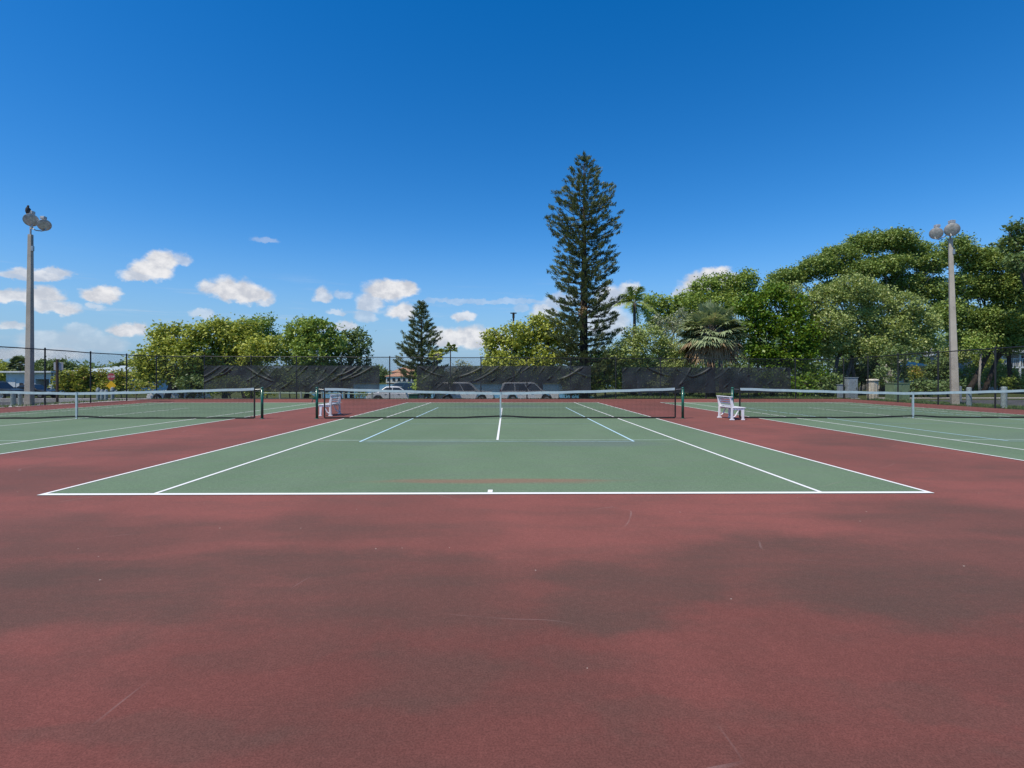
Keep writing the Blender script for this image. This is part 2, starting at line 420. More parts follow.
# courts
mb = MB()
yb = BF - .02
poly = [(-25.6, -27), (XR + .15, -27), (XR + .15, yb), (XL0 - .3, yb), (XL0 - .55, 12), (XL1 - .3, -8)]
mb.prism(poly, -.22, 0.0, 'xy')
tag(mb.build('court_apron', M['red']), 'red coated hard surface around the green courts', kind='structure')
YN = 11.98
for c in (LC, 0.0, RC):
    mb = MB().rect(c - 5.485, c + 5.485, -YN, 11.885, .004)
    tag(mb.build('court_surface', M['green'], fix=False), 'green coated tennis court surface', kind='structure')
W = .05
def lines(c, blue):
    a, b, f, fb = MB(), MB(), MB(), MB(); z = .008
    for s in (-1, 1):
        x = c + s * 5.485; a.rect(x - W if s > 0 else x, x if s > 0 else x + W, -YN + .09, 11.885 - .09, z)
        x = c + s * 4.115; a.rect(x - W / 2, x + W / 2, -YN + .09, 11.885 - .09, z)
        y = 11.885 if s > 0 else -YN; a.rect(c - 5.485, c + 5.485, min(y, y - s * .09), max(y, y - s * .09), z)
        y = 11.795 if s > 0 else -YN + .09; a.rect(c - .03, c + .03, min(y, y - s * .15), max(y, y - s * .15), z + .002)
        y = s * 6.40; f.rect(c - 4.115 + W / 2, c + 4.115 - W / 2, y - .035, y + .035, z - .001)
        if blue:
            x = c + s * 3.05; b.rect(x - W / 2, x + W / 2, -6.70, 6.70, z + .002)
            y = s * 6.71; fb.rect(c - 3.05, c + 3.05, y - .035, y + .035, z)
            y = s * 2.13; fb.rect(c - 3.05, c + 3.05, y - .025, y + .025, z)
    a.rect(c - W / 2, c + W / 2, -6.40, 6.40, z + .003)
    L = [(a, 'line'), (f, 'faint')] + ([(b, 'blue'), (fb, 'faintb')] if blue else [])
    for m, k in L:
        tag(m.build('court_markings', M[k], fix=False), {'line': 'white painted court lines', 'faint': 'worn service lines', 'blue': 'pale blue pickleball lines', 'faintb': 'faded blue cross lines'}[k], kind='structure')
lines(LC, False); lines(0.0, True); lines(RC, True)

# paths and car park
mb = MB().add([(-44, BF + 3.4, -.664), (9, BF + 3.4, -.664), (9, BF + 10.6, -.664), (-44, BF + 10.6, -.664)], [(0, 1, 2, 3)])
tag(mb.build('road', M['asphalt'], fix=False), 'asphalt car park strip behind the courts', kind='structure')
mb = MB()
for i in range(16):
    x = -42 + i * 3.15; mb.rect(x, x + .1, BF + 3.5, BF + 8.3, -.660)
tag(mb.build('road_markings', M['line'], fix=False), 'white parking bay lines', kind='structure')
mb = MB().box((-17.5, BF + 10.95, -.55), (53, .35, .4))
tag(mb.build('kerb', M['concrete'], bevel=.03), 'concrete seawall kerb', kind='structure')
mb = MB().add([(-26.3, -20, -.052), (-25.75, -20, -.052), (-24.35, BF + .2, -.052), (-26.2, BF + .2, -.052)], [(0, 1, 2, 3)])
tag(mb.build('pavement', M['concrete'], fix=False), 'pale concrete path outside the left fence', kind='structure')
mb = MB()
for y0, y1 in ((-20, 14.5),): mb.add([(-46, y0, -.674), (-33.5, y0, -.674), (-33.5, y1, -.674), (-46, y1, -.674)], [(0, 1, 2, 3)])
tag(mb.build('road', M['asphalt'], fix=False), 'asphalt lane beyond the left fence', kind='structure')
mb = MB().add([(26.2, -6, -.052), (60, -6, -.052), (60, 6, -.052), (60, 16.5, -.052), (27.2, 16.5, -.052)], [(0, 1, 2, 3, 4)])
tag(mb.build('road', M['asphalt'], fix=False), 'shaded asphalt lane beyond the right fence', kind='structure')
mb = MB().rect(27.2, 60, 19, 20.8, -.050)
tag(mb.build('pavement', M['concrete'], fix=False), 'pale path under the trees on the right', kind='structure')

# grass tufts along court edges (countless)
def tufts(name, areas, n, size, mat, label):
    P = []
    for (x0, x1, y0, y1, k) in areas:
        m = int(n * k); P.append(np.c_[RNG.uniform(x0, x1, m), RNG.uniform(y0, y1, m)])
    P = np.concatenate(P); z = np.array([terrain(a, b) for a, b in P]); N = len(P)
    th = RNG.uniform(0, 6.28, N); h = size * RNG.uniform(.4, 1.2, N); w = size * .18
    dx, dy = np.cos(th) * w, np.sin(th) * w; lx, ly = RNG.normal(0, .35, N) * h, RNG.normal(0, .35, N) * h
    V = np.empty((N, 3, 3)); V[:, 0] = np.c_[P[:, 0] - dx, P[:, 1] - dy, z - .01]; V[:, 1] = np.c_[P[:, 0] + dx, P[:, 1] + dy, z - .01]; V[:, 2] = np.c_[P[:, 0] + lx, P[:, 1] + ly, z + h]
    return tag(np_mesh(name, V.reshape(-1, 3), 3, mat), label, 'grass', kind='stuff')
def np_mesh(name, V, k, mat, parent=None, smooth=False):
    if parent is not None: V = V - np.array(root_loc(parent))
    n = len(V) // k; me = bpy.data.meshes.new(name)
    me.vertices.add(len(V)); me.vertices.foreach_set('co', V.astype(np.float32).ravel())
    me.loops.add(len(V)); me.loops.foreach_set('vertex_index', np.arange(len(V), dtype=np.int32))
    me.polygons.add(n); me.polygons.foreach_set('loop_start', np.arange(0, len(V), k, dtype=np.int32))
    me.polygons.foreach_set('loop_total', np.full(n, k, dtype=np.int32))
    me.update(); me.validate(); me.materials.append(mat)
    o = bpy.data.objects.new(name, me); COL.objects.link(o)
    if parent is not None: o.parent = parent
    return o
tufts('grass', [(-24, 24, BF + .12, BF + 1.2, .5), (3, 24, BF + .5, BF + 12, .4), (XR + .2, XR + 3.6, -6, BF, .25), (-26, -24.9, -4, BF, .06)], 26000, .13, M['lf_dark'], 'rough grass along the outer edge of the courts')

# ------------------------------------------------------------------ tennis nets
def make_net():
    t = thing('tennis_net', 'black net', 'tennis net', (0, 0, 0), 0)
    H = 1.07; HC = .885; x1 = 6.12
    def top(x):
        a = abs(x) / x1; return HC + (H - .03 - HC) * a ** 1.25
    def bot(x): return .012 + .055 * math.exp(-(x / .9) ** 2)
    for s in (-1, 1):
        m = MB().tube([(s * 6.40, 0, 0), (s * 6.40, 0, H - .02)], .046, 14).lathe([(.05, 0), (.052, .03), (.035, .055), (.012, .065)], 14, (s * 6.40, 0, H - .03))
        m.lathe([(.085, 0), (.085, .008), (.05, .02)], 14, (s * 6.40, 0, .001))
        p = m.build('net_post', M['post_green'], t, world=False)
        for q in p.data.polygons: q.use_smooth = len(q.vertices) == 4
        if s < 0:
            w = MB().box((s * 6.46, -.02, .72), (.09, .07, .10)).tube([(s * 6.48, -.06, .72), (s * 6.50, -.13, .72), (s * 6.50, -.14, .60)], .012, 6).tube([(s * 6.50, -.14, .60), (s * 6.50, -.21, .60)], .016, 8)
        else:
            w = MB().box((s * 6.455, -.02, .86), (.05, .05, .06))
        w.build('winch', M['post_green'], p, world=False, bevel=.004)
    n = 80; m = MB(); uv = []
    for i in range(n + 1):
        x = -x1 + 2 * x1 * i / n
        for z in (bot(x), top(x)): m.v.append((x, .004 * math.sin(x * 2.1), z)); uv.append((x, z))
    for i in range(n): m.f.append((2 * i, 2 * i + 2, 2 * i + 3, 2 * i + 1))
    m.build('netting', M['net'], t, world=False, uv=uv, fix=False)
    def strip(zf, hgt, th):
        m = MB()
        for i in range(n + 1):
            x = -x1 + 2 * x1 * i / n; z = zf(x)
            for (dy, dz) in ((-th, 0), (th, 0), (th * .55, hgt), (-th * .55, hgt)): m.v.append((x, dy + .004 * math.sin(x * 2.1), z + dz + .004 * math.sin(x * 5.3)))
        for i in range(n):
            for k in range(4):
                k2 = (k + 1) % 4; m.f.append((4 * i + k, 4 * i + 4 + k, 4 * i + 4 + k2, 4 * i + k2))
        m.f += [(0, 1, 2, 3), (4 * n, 4 * n + 3, 4 * n + 2, 4 * n + 1)]; return m
    strip(lambda x: top(x) - .05, .085, .016).build('top_band', M['band'], t, world=False, smooth=False)
    strip(lambda x: bot(x) - .008, .055, .012).build('bottom_tape', M['black_cloth'], t, world=False)
    for s in (-1, 1):
        MB().box((s * (x1 + .015), 0, .53), (.05, .022, 1.0)).build('side_tape', M['black_cloth'], t, world=False)
        MB().tube([(s * (x1 + .03), 0, H - .05), (s * 6.38, 0, H - .035)], .006, 5).build('net_cable', M['galv'], t, world=False)
    st = MB().box((0, -.022, (HC + .02 + .09) / 2), (.055, .010, HC - .06)).box((0, .022, (HC + .02 + .09) / 2), (.055, .010, HC - .06)).box((0, 0, HC + .042), (.058, .054, .012))
    st.box((.0, 0, .05), (.04, .03, .10), Matrix.Rotation(.25, 3, 'Y'))
    st.build('centre_strap', M['band'], t, world=False)
    return t
net = make_net(); NG = 'tennis nets across the three courts'
net['label'] = 'tennis net straight ahead, across the middle court'; net['group'] = NG
dup(net, (LC, 0, 0), 0, 'tennis net across the left court, cut off by the left edge')
dup(net, (RC, 0, 0), 0, 'tennis net across the right court, cut off by the right edge')

# ------------------------------------------------------------------ benches
def make_bench():
    t = thing('bench', '', 'bench', (0, 0, 0), 0)      # local: length along Y, sits facing +X
    L = 1.05; ml = M['white_plastic']
    for s in (-1, 1):
        y = s * L / 2
        prof = [(-.10, 0), (-.02, 0), (-.03, .38), (.02, .40), (-.07, .77), (-.14, .77), (-.085, .42)]
        m = MB().prism([(x, z) for x, z in prof], y - .03, y + .03)
        m.box((-.06, y, .02), (.15, .075, .04))
        f = m.build('side_frame', ml, t, world=False, bevel=.008)
        m = MB().prism([(.28, 0), (.345, 0), (.345, .34), (.38, .40), (-.03, .40), (-.03, .34), (.25, .34)], y - .028, y + .028).box((.315, y, .02), (.11, .07, .04))
        m.build('front_leg', ml, t, world=False, bevel=.008)
        m = MB().tube([(-.03, y, .10), (.06, y, .14), (.10, y, .22), (.14, y, .30), (.18, y, .345)], .022, 8)
        m.build('brace', ml, t, world=False)
    m = MB()
    for i in range(5): m.box((-.01 + i * .088, 0, .418), (.076, L + .10, .028))
    m.build('seat', ml, t, world=False, bevel=.006)
    m = MB()
    for i in range(4): m.box((-.005 - .022 * i - .0, 0, .475 + i * .082), (.026, L, .044), Matrix.Rotation(-.24, 3, 'Y'))
    m.box((-.10, 0, .782), (.085, L + .14, .028))
    m.build('backrest', ml, t, world=False, bevel=.006)
    return t
bench = make_bench(); g = gx(727.8, 18.25)
bench.location = (g.x - .02, g.y, 0)
bench['label'] = 'white slatted bench on red paving by the right net post'; bench['group'] = 'white benches by the net posts'
g = gx(332, 20.15)
dup(bench, (g.x + .06, g.y, 0), R(180), 'white slatted bench seen through the left end of the middle net')

# ------------------------------------------------------------------ fences
def fence(name, label, pts, heights, post_list, group=None):
    "pts: polyline of (x,y); post_list: parameters along it"
    base = Vector((pts[0][0], pts[0][1], 0)); t = thing(name, label, 'fence', base, 0, group)
    seg = [0]
    for a, b in zip(pts, pts[1:]): seg.append(seg[-1] + math.dist(a, b))
    def P(s):
        for i in range(len(seg) - 1):
            if s <= seg[i + 1] + 1e-6 or i == len(seg) - 2:
                k = (s - seg[i]) / (seg[i + 1] - seg[i]); a, b = pts[i], pts[i + 1]
                return Vector((a[0] + (b[0] - a[0]) * k, a[1] + (b[1] - a[1]) * k, 0)), heights[i] + (heights[i + 1] - heights[i]) * k
    L = seg[-1]; n = max(2, int(L / 1.0)); m = MB(); uv = []
    for i in range(n + 1):
        s = L * i / n; p, h = P(s)
        for z in (.03, h - .01): m.v.append((p.x, p.y, z)); uv.append((s, z))
    for i in range(n): m.f.append((2 * i, 2 * i + 2, 2 * i + 3, 2 * i + 1))
    m.build('chain_link', M['chain'], t, uv=uv, fix=False)
    m = MB(); rp = []
    for i in range(n + 1):
        s = L * i / n; p, h = P(s); rp.append((p.x, p.y, h - .012 * math.sin(s * 1.02) ** 2))
    m.tube(rp, .028, 8); m.build('top_rail', M['fence_metal'], t, smooth=True)
    m = MB(); m.tube([(p[0], p[1], .04) for p in rp], .006, 5); m.build('tension_wire', M['fence_metal'], t)
    for s in post_list:
        p, h = P(s)
        m = MB().tube([(p.x, p.y, -.2), (p.x, p.y, h + .03)], .038, 10).lathe([(.042, 0), (.042, .03), (.02, .06), (.004, .065)], 10, (p.x, p.y, h + .03))
        m.build('post', M['fence_metal'], t)
    return t, P
x0 = gx(159, 35.45).x; x1 = gx(846, 35.45).x
pp = [159, 206.4, 252.5, 297.5, 342, 390, 434, 481, 527, 570.5, 616, 661, 706.6, 750, 797, 846]
fence('chain_link_fence', 'long black chain link fence across the back of the three courts', [(x0, BF), (x1, BF)], [2.88, 2.68], [gx(p, 35.45).x - x0 for p in pp], 'chain link fences round the courts')
lp = [(x0 - .01, BF - .12), (gx(126.6, 33).x, gx(126.6, 33).y), (gx(90.6, 30.4).x, gx(90.6, 30.4).y), (gx(45, 27.7).x, gx(45, 27.7).y), (-24.9, -6)]
sl = [0]
for a, b in zip(lp, lp[1:]): sl.append(sl[-1] + math.dist(a, b))
fence('chain_link_fence', 'black chain link fence along the left side, running in front of the tall light pole', lp, [2.87, 2.87, 2.88, 2.93, 2.93], sl[1:4] + [sl[3] + 2.9 * k for k in range(1, 6)], 'chain link fences round the courts')
rp_ = [(x1, BF - .12), (XR, gx(898, 30.7).y), (XR + .02, -6)]
s1 = math.dist(rp_[0], rp_[1])
fence('chain_link_fence', 'black chain link fence along the right side, before the cabinets and bollards', rp_, [2.68, 2.78, 2.86], [2.3, s1, s1 + 2.85, s1 + 6.1, s1 + 9.1, s1 + 12.1, s1 + 15, s1 + 18], 'chain link fences round the courts')

# windscreens
def windscreen(pxa, pxb, zt, zb, label, folds, seed, cut=0):
    rnd = random.Random(seed)
    xa, xb = gx(pxa, 35.4).x, gx(pxb, 35.4).x; yy = BF - .07
    nx, nz = int((xb - xa) / .04), 44; m = MB(); uv = []
    fl = []
    for (fx, fz, dx, dz, w, a) in folds: fl.append((xa + fx * (xb - xa), fz, dx, dz, w, a))
    posts = [gx(p, 35.45).x for p in pp]
    for i in range(nx + 1):
        x = xa + (xb - xa) * i / nx
        dp = min(abs(x - p) for p in posts)
        edge = .018 * math.sin(x * 2.05) ** 2
        for j in range(nz + 1):
            t = j / nz; z = zb + (zt - zb) * t
            z += edge * (-1 if t > .5 else 1) * abs(2 * t - 1)
            y = .016 * math.sin(x * 1.7 + z * 2.2) + .012 * math.sin(x * 5.1 - z * 3.4 + seed)
            for (cx, cz, dx, dz, w, a) in fl:
                # ridge along a slanting segment from (cx,cz) by (dx,dz)
                ax, az = x - cx, (z - cz); L2 = dx * dx + dz * dz; k = (ax * dx + az * dz) / L2
                kk = max(0, min(1, k)); sag = .10 * math.sin(kk * math.pi)
                d = math.hypot(ax - dx * kk, az - dz * kk + sag)
                y -= a * max(0, 1 - d / w) ** 1.5 * math.sin(math.pi * min(1, max(0.05, kk * .9 + .08)))
            m.v.append((x, yy - .02 + y, z)); uv.append((x, z))
    for i in range(nx):
        for j in range(nz):
            a = i * (nz + 1) + j; m.f.append((a, a + nz + 1, a + nz + 2, a + 1))
    t = thing('windscreen', label, 'windscreen', ((xa + xb) / 2, yy, 0), 0, 'dark windscreens hung on the back fence')
    m.build('mesh_cloth', M['screen'], t, uv=uv, fix=False, smooth=True)
    for i in range(int((xb - xa) / 1.5) + 1):
        x = xa + .04 + i * 1.5
        if x < xb: MB().box((x, yy + .03, zt - .02), (.02, .10, .02)).build('cable_tie', M['black_cloth'], t)
rd = random.Random(5)
def mkfolds(n, sgn, seed):
    r = random.Random(seed); o = []
    for i in range(n):
        fx = (i + r.uniform(.1, .9)) / n
        sg = sgn if r.random() < .8 else -sgn
        o.append((fx, 2.22 - r.uniform(0, .15), -sg * r.uniform(.8, 1.9), -r.uniform(.6, 1.5), r.uniform(.05, .10), r.uniform(.10, .20)))
    return o
windscreen(206, 380, 2.26, .48, 'dark windscreen on the left part of the back fence, below the yellow-green trees', mkfolds(19, 1, 3), 1)
windscreen(417, 591, 2.24, .46, 'dark windscreen in the centre, in front of the parked silver cars', mkfolds(18, 1, 8), 2)
windscreen(622, 792, 2.14, .40, 'dark windscreen on the right part of the back fence, below the fan palm', mkfolds(16, 1, 12), 3)

# ------------------------------------------------------------------ light poles
def lamp(par, centre, r, yaw, pitch, name='floodlight'):
    aim = Vector((math.sin(yaw) * math.cos(pitch), -math.cos(yaw) * math.cos(pitch), -math.sin(pitch)))
    c = Vector(centre); m = MB()
    prof = [(r * .22, -r * 1.45), (r * .36, -r * 1.2), (r * .42, -r * .95), (r * .70, -r * .62), (r * .90, -r * .3), (r * 1.0, 0), (r * 1.06, .0), (r * 1.06, r * .07), (r * .97, r * .07)]
    m.lathe(prof, 28, c, aim, cap=True)
    o = m.build(name, M['lampshell'], par, smooth=True)
    sp = MB().lathe([(r * .96, r * .075), (r * .9, r * .11), (r * .5, r * .15), (.001, r * .165)], 28, c, aim, cap=False)
    sp.build('lens', LENS, o, smooth=True, world=False).data.transform(Matrix.Translation(-root_loc(par)))
    bx = MB().box(c - aim * r * .65 + Vector((0, 0, r * 1.12)), (r * .75, r * .7, r * .5)); bx.tube([c - aim * r * .6 + Vector((0, 0, r * .5)), c - aim * r * 1.3 + Vector((0, 0, r * .5))], r * .16, 8)
    bx.build('ballast_box', M['lampshell'], o, world=False, bevel=.02).data.transform(Matrix.Translation(-root_loc(par)))
    return o
LENS = simple('lamp_glass', (.46, .45, .42), .25, .1, .3, 7, .2, 25, spec=.6)
def light_pole(label, base, top, w0, w1, rz, lamps, group):
    t = thing('light_pole', label, 'light pole', base, 0, group); b = Vector(base); tp = Vector(top)
    m = MB(); q = Matrix.Rotation(rz, 3, 'Z'); vs = []
    K = [(-1, -.86), (-.86, -1), (.86, -1), (1, -.86), (1, .86), (.86, 1), (-.86, 1), (-1, .86)]
    for (c, w) in ((b - Vector((0, 0, .7)), w0), (tp, w1)):
        for (a, e) in K: vs.append(c + q @ Vector((a * w / 2, e * w / 2, 0)))
    fs = [(k, (k + 1) % 8, 8 + (k + 1) % 8, 8 + k) for k in range(8)] + [tuple(range(8, 16)), tuple(reversed(range(8)))]
    m.add(vs, fs); m.build('pole', M['pole_con'], t)
    br = MB().tube([tp - Vector((0, 0, .15)), tp + Vector((0, 0, .42))], .045, 8)
    for (c, r, yaw, pitch) in lamps:
        c = Vector(c); s = tp + Vector((0, 0, .36)); e = c + Vector((0, .05, -r * .95))
        mid = Vector(((s.x + 3 * e.x) / 4, (s.y + e.y) / 2, min(s.z, e.z) - .02))
        br.tube([s, s.lerp(mid, .5) + Vector((0, 0, -.05)), mid, e, c + Vector((0, .12, -r * .2))], .03, 7)
    br.build('bracket', M['lampshell'], t)
    jb = MB().box(tp + q @ Vector((w1 * .7, -.05, -.75)), (.12, .10, .26)); jb.tube([tp + q @ Vector((w1 * .62, 0, -.6)), tp + q @ Vector((w1 * .62, 0, 0))], .015, 6)
    jb.build('junction_box', M['galv'], t)
    for (c, r, yaw, pitch) in lamps: lamp(t, c, r, yaw, pitch)
    return t
dL = 28.1; bL = gx(29.2, dL, -.06); tL = at(30.6, 234.6, dL)
LL = [(at(31, 220, dL - .3), .315, .62, .42), (at(44.3, 225, dL - .1), .29, .90, .48)]
light_pole('tall concrete light pole on the left with a bird perched on its lamp', bL, tL, .33, .18, R(6), LL, 'court floodlight poles')
dR = 28.6; bR = gx(955.3, dR, -.06); tR = at(950.4, 238.5, dR)
LR = [(at(936.2, 233.3, dR - .1), .30, -.90, .45), (at(952, 229.5, dR - .35), .33, -.66, .42)]
light_pole('tall pale concrete light pole on the right, before the big trees', bR, tR, .37, .165, R(-25), LR, 'court floodlight poles')

# bird on the lamp
def bird():
    c = at(27.8, 213.0, dL - .25); t = thing('bird', 'dark hunched bird perched on top of the left floodlight', 'bird', c)
    m = MB()
    m.tube([c + Vector(p) for p in ((-.02, .06, -.16), (-.015, .05, .0), (0, .03, .10), (.01, 0, .22), (.015, -.02, .29), (.03, -.02, .33))], [.03, .10, .13, .11, .065, .045], 12)
    m.tube([c + Vector(p) for p in ((.02, -.02, .30), (.035, -.025, .345), (.06, -.03, .37), (.09, -.035, .36))], [.03, .05, .048, .018], 10)
    m.tube([c + Vector(p) for p in ((.085, -.035, .362), (.125, -.045, .352), (.145, -.05, .335))], [.016, .010, .003], 6)
    m.tube([c + Vector(p) for p in ((0, .06, .06), (-.02, .09, -.06), (-.03, .10, -.20))], [.05, .045, .02], 8)
    for s in (-1, 1): m.tube([c + Vector((s * .03, .0, .06)), c + Vector((s * .03, -.01, -.10))], [.022, .010], 6)
    o = m.build('bird_body', M['bird'], t, smooth=True)
bird()

# ------------------------------------------------------------------ vegetation
def quads(P, size, dirs=None, aspect=1.0, up=.35):
    "one pointed leaf per point, in every direction, a little more of them facing up"
    N = len(P); n = RNG.normal(size=(N, 3)); n[:, 2] = np.abs(n[:, 2]) + up; n /= np.linalg.norm(n, axis=1)[:, None]
    a = RNG.normal(size=(N, 3)) if dirs is None else dirs + RNG.normal(scale=.25, size=(N, 3))
    if dirs is None: a -= n * (a * n).sum(1)[:, None]
    a /= np.linalg.norm(a, axis=1)[:, None]; b = np.cross(n, a); b /= (np.linalg.norm(b, axis=1)[:, None] + 1e-9)
    s = (size * RNG.uniform(.6, 1.3, N))[:, None]
    V = np.empty((N, 4, 3)); V[:, 0] = P - a * s; V[:, 1] = P - a * s * .1 + b * s * .62 * aspect; V[:, 2] = P + a * s; V[:, 3] = P - a * s * .1 - b * s * .62 * aspect
    return V.reshape(-1, 3)
def crown_points(lobes, density, clump_r, per, gap=.0, flat=1.0):
    out = []
    for (c, rad) in lobes:
        c = np.array(c); rad = np.array(rad)
        vol = rad[0] * rad[1] * rad[2]
        k = max(6, int(density * (rad[0] * rad[1] + rad[1] * rad[2] + rad[0] * rad[2])))
        d = RNG.normal(size=(k, 3)); d /= np.linalg.norm(d, axis=1)[:, None]
        rr = RNG.uniform(.30, 1.0, k) ** .5 * RNG.uniform(.86, 1.10, k)
        cc = c + d * rad * rr[:, None]
        if gap > 0: cc = cc[RNG.uniform(size=k) > gap]
        cr = clump_r * RNG.uniform(.55, 1.35, len(cc))
        q = np.repeat(cc, per, 0) + RNG.normal(size=(len(cc) * per, 3)) * np.repeat(cr, per)[:, None] * .5 * np.array([1, 1, flat])
        out.append(q)
    return np.concatenate(out)
def tree(name, label, base, lobes_px, d, mat, leaf=.12, density=14, clump=.45, per=26, trunk=.18, bark='bark', group=None, gap=0, depth=.8, multi=1, flat=.8, limbs=True, zmin=None, trunks=None, lean=0):
    b = gx(base, d); b.z = terrain(b.x, b.y)
    t = thing(name, label, 'shrub' if 'shrub' in name or 'hedge' in name or 'bush' in name else 'tree', b, 0, group)
    lobes = []
    for (px, py, rx, ry) in lobes_px:
        dd = d + random.uniform(-.6, .6); c = at(px, py, dd); a = rx / F * d; e = ry / F * d
        lobes.append(((c.x, c.y + random.uniform(-.3, .3) * a, c.z), (a, max(.4, min(a * depth, 3.2)), e)))
    P = crown_points(lobes, density, clump, per, gap, flat)
    P = P[P[:, 2] > (b.z + .05 if zmin is None else zmin)]
    np_mesh('crown', quads(P, leaf), 4, M[mat], t)
    m = MB(); tr = trunks or [base + (k - (multi - 1) / 2) * 5 for k in range(multi)]
    lob = sorted(lobes, key=lambda l: -l[1][0] * l[1][2])
    for ti, bx in enumerate(tr):
        p0 = gx(bx, d); p0.z = terrain(p0.x, p0.y) - .1
        mine = [l for i, l in enumerate(lob) if i % len(tr) == ti] or lob[:1]
        low = min(l[0][2] - l[1][2] * .6 for l in mine); fork = Vector((p0.x + (mine[0][0][0] - p0.x) * .25, p0.y, max(p0.z + .8, min(low, p0.z + 3.5))))
        r = trunk * random.uniform(.8, 1.15)
        m.tube([p0, p0.lerp(fork, .35) + Vector((random.uniform(-.1, .1), 0, 0)), fork], [r * 1.35, r, r * .82], 9)
        for l in mine[:9]:
            e = Vector(l[0]) + Vector((0, 0, l[1][2] * .55)); a = fork.lerp(e, .5) + Vector((random.uniform(-.3, .3), random.uniform(-.3, .3), random.uniform(-.25, .1)))
            m.tube([fork - Vector((0, 0, .15)), fork.lerp(a, .5) + Vector((0, 0, .1)), a, e], [r * .62, r * .45, r * .3, r * .08], 7)
            for k in range(5):
                dv = Vector((random.gauss(0, 1), random.gauss(0, .8), random.gauss(.2, .8))).normalized(); s = a.lerp(e, random.random())
                q = Vector(l[0]) + Vector((dv.x * l[1][0], dv.y * l[1][1], dv.z * l[1][2])) * .85
                m.tube([s, s.lerp(q, .5) + Vector((0, 0, random.uniform(-.15, .2))), q], [r * .22, r * .13, r * .04], 5)
    m.build('trunk', M[bark], t, smooth=True)
    return t
def lob(x0, x1, y0, y1, n, seed, rx=(10, 16), ry=(8, 13), top=None):
    "n foliage masses filling a crown whose top edge follows the list top"
    r = random.Random(seed); o = []
    for i in range(n):
        px = x0 + (x1 - x0) * ((i + .5) / n) + r.uniform(-4, 4) if top else r.uniform(x0, x1)
        a, e = r.uniform(*rx), r.uniform(*ry); o.append((px, r.uniform(y0, y1), a, e))
    return o

# left group (sea grapes and others)
G1 = 'broadleaf trees behind the left windscreen'
tree('sea_grape_tree', 'yellow-green sea grape tree, leftmost behind the back fence', 170, [(152, 361, 15, 12), (166, 335, 13, 10), (180, 331, 9, 8), (176, 350, 18, 14), (145, 376, 12, 11), (192, 353, 16, 16), (162, 372, 18, 12), (198, 336, 11, 11), (160, 347, 11, 8), (186, 376, 14, 10), (137, 362, 6, 5)], 43,
     'lf_yellow', .125, 16, .52, 26, .22, 'bark', G1, trunks=[165, 182])
tree('sea_grape_tree', 'broad bright yellow-green sea grape tree above the left windscreen', 232, [(212, 335, 17, 15), (236, 345, 22, 16), (258, 352, 18, 13), (245, 330, 14, 11), (222, 358, 18, 13), (268, 350, 13, 13), (206, 368, 16, 13), (240, 368, 20, 12), (222, 326, 8, 7)], 44,
     'lf_yellow', .125, 16, .52, 26, .20, 'bark', G1, trunks=[225, 247])
tree('broadleaf_tree', 'dark green treetop rising behind the yellow-green sea grapes', 250, [(248, 328, 13, 10), (264, 324, 12, 8), (232, 330, 12, 9), (268, 345, 14, 18), (250, 350, 20, 18)], 50,
     'lf_mid', .12, 15, .5, 24, .22, 'bark', G1)
tree('broadleaf_tree', 'rounded mid-green tree, tallest behind the left windscreen', 312, [(300, 332, 18, 14), (318, 330, 17, 13), (292, 350, 16, 18), (315, 352, 20, 16), (332, 345, 14, 16), (305, 370, 18, 10), (328, 368, 14, 10)], 45,
     'lf_mid', .12, 17, .45, 26, .22, 'bark', G1, trunks=[305, 322])
tree('broadleaf_tree', 'dark green loose tree at the right end of the left windscreen', 348, [(345, 342, 13, 12), (360, 342, 11, 11), (350, 360, 15, 13), (365, 358, 8, 12), (338, 372, 14, 10), (357, 334, 8, 6)], 47,
     'lf_dark', .12, 14, .45, 22, .20, 'bark', G1, gap=.1, trunks=[345, 352])
G2 = 'bushes below the left windscreen'
tree('leafy_bush', 'low dark bush showing through the left end of the windscreen', 232, [(222, 384, 13, 9), (238, 386, 12, 8), (252, 388, 10, 7), (212, 390, 8, 6)], 39, 'lf_mid', .10, 16, .35, 20, .05, group=G2, limbs=False)
tree('leafy_bush', 'yellow-tinted low bush behind the pale rail', 268, [(266, 391, 5, 4), (274, 392, 4, 3)], 38.4, 'lf_yellow', .07, 30, .2, 16, .03, group=G2)
tree('leafy_bush', 'small round bush beside the gap in the windscreens', 360, [(358, 393, 5, 4), (364, 394, 4, 3)], 38.5, 'lf_light', .06, 30, .2, 16, .03, group=G2)
tree('leafy_bush', 'shaded bush under the leftmost sea grape tree', 138, [(134, 387, 9, 8), (146, 389, 7, 6)], 38.5, 'lf_croton', .09, 20, .3, 18, .04, group=G2)
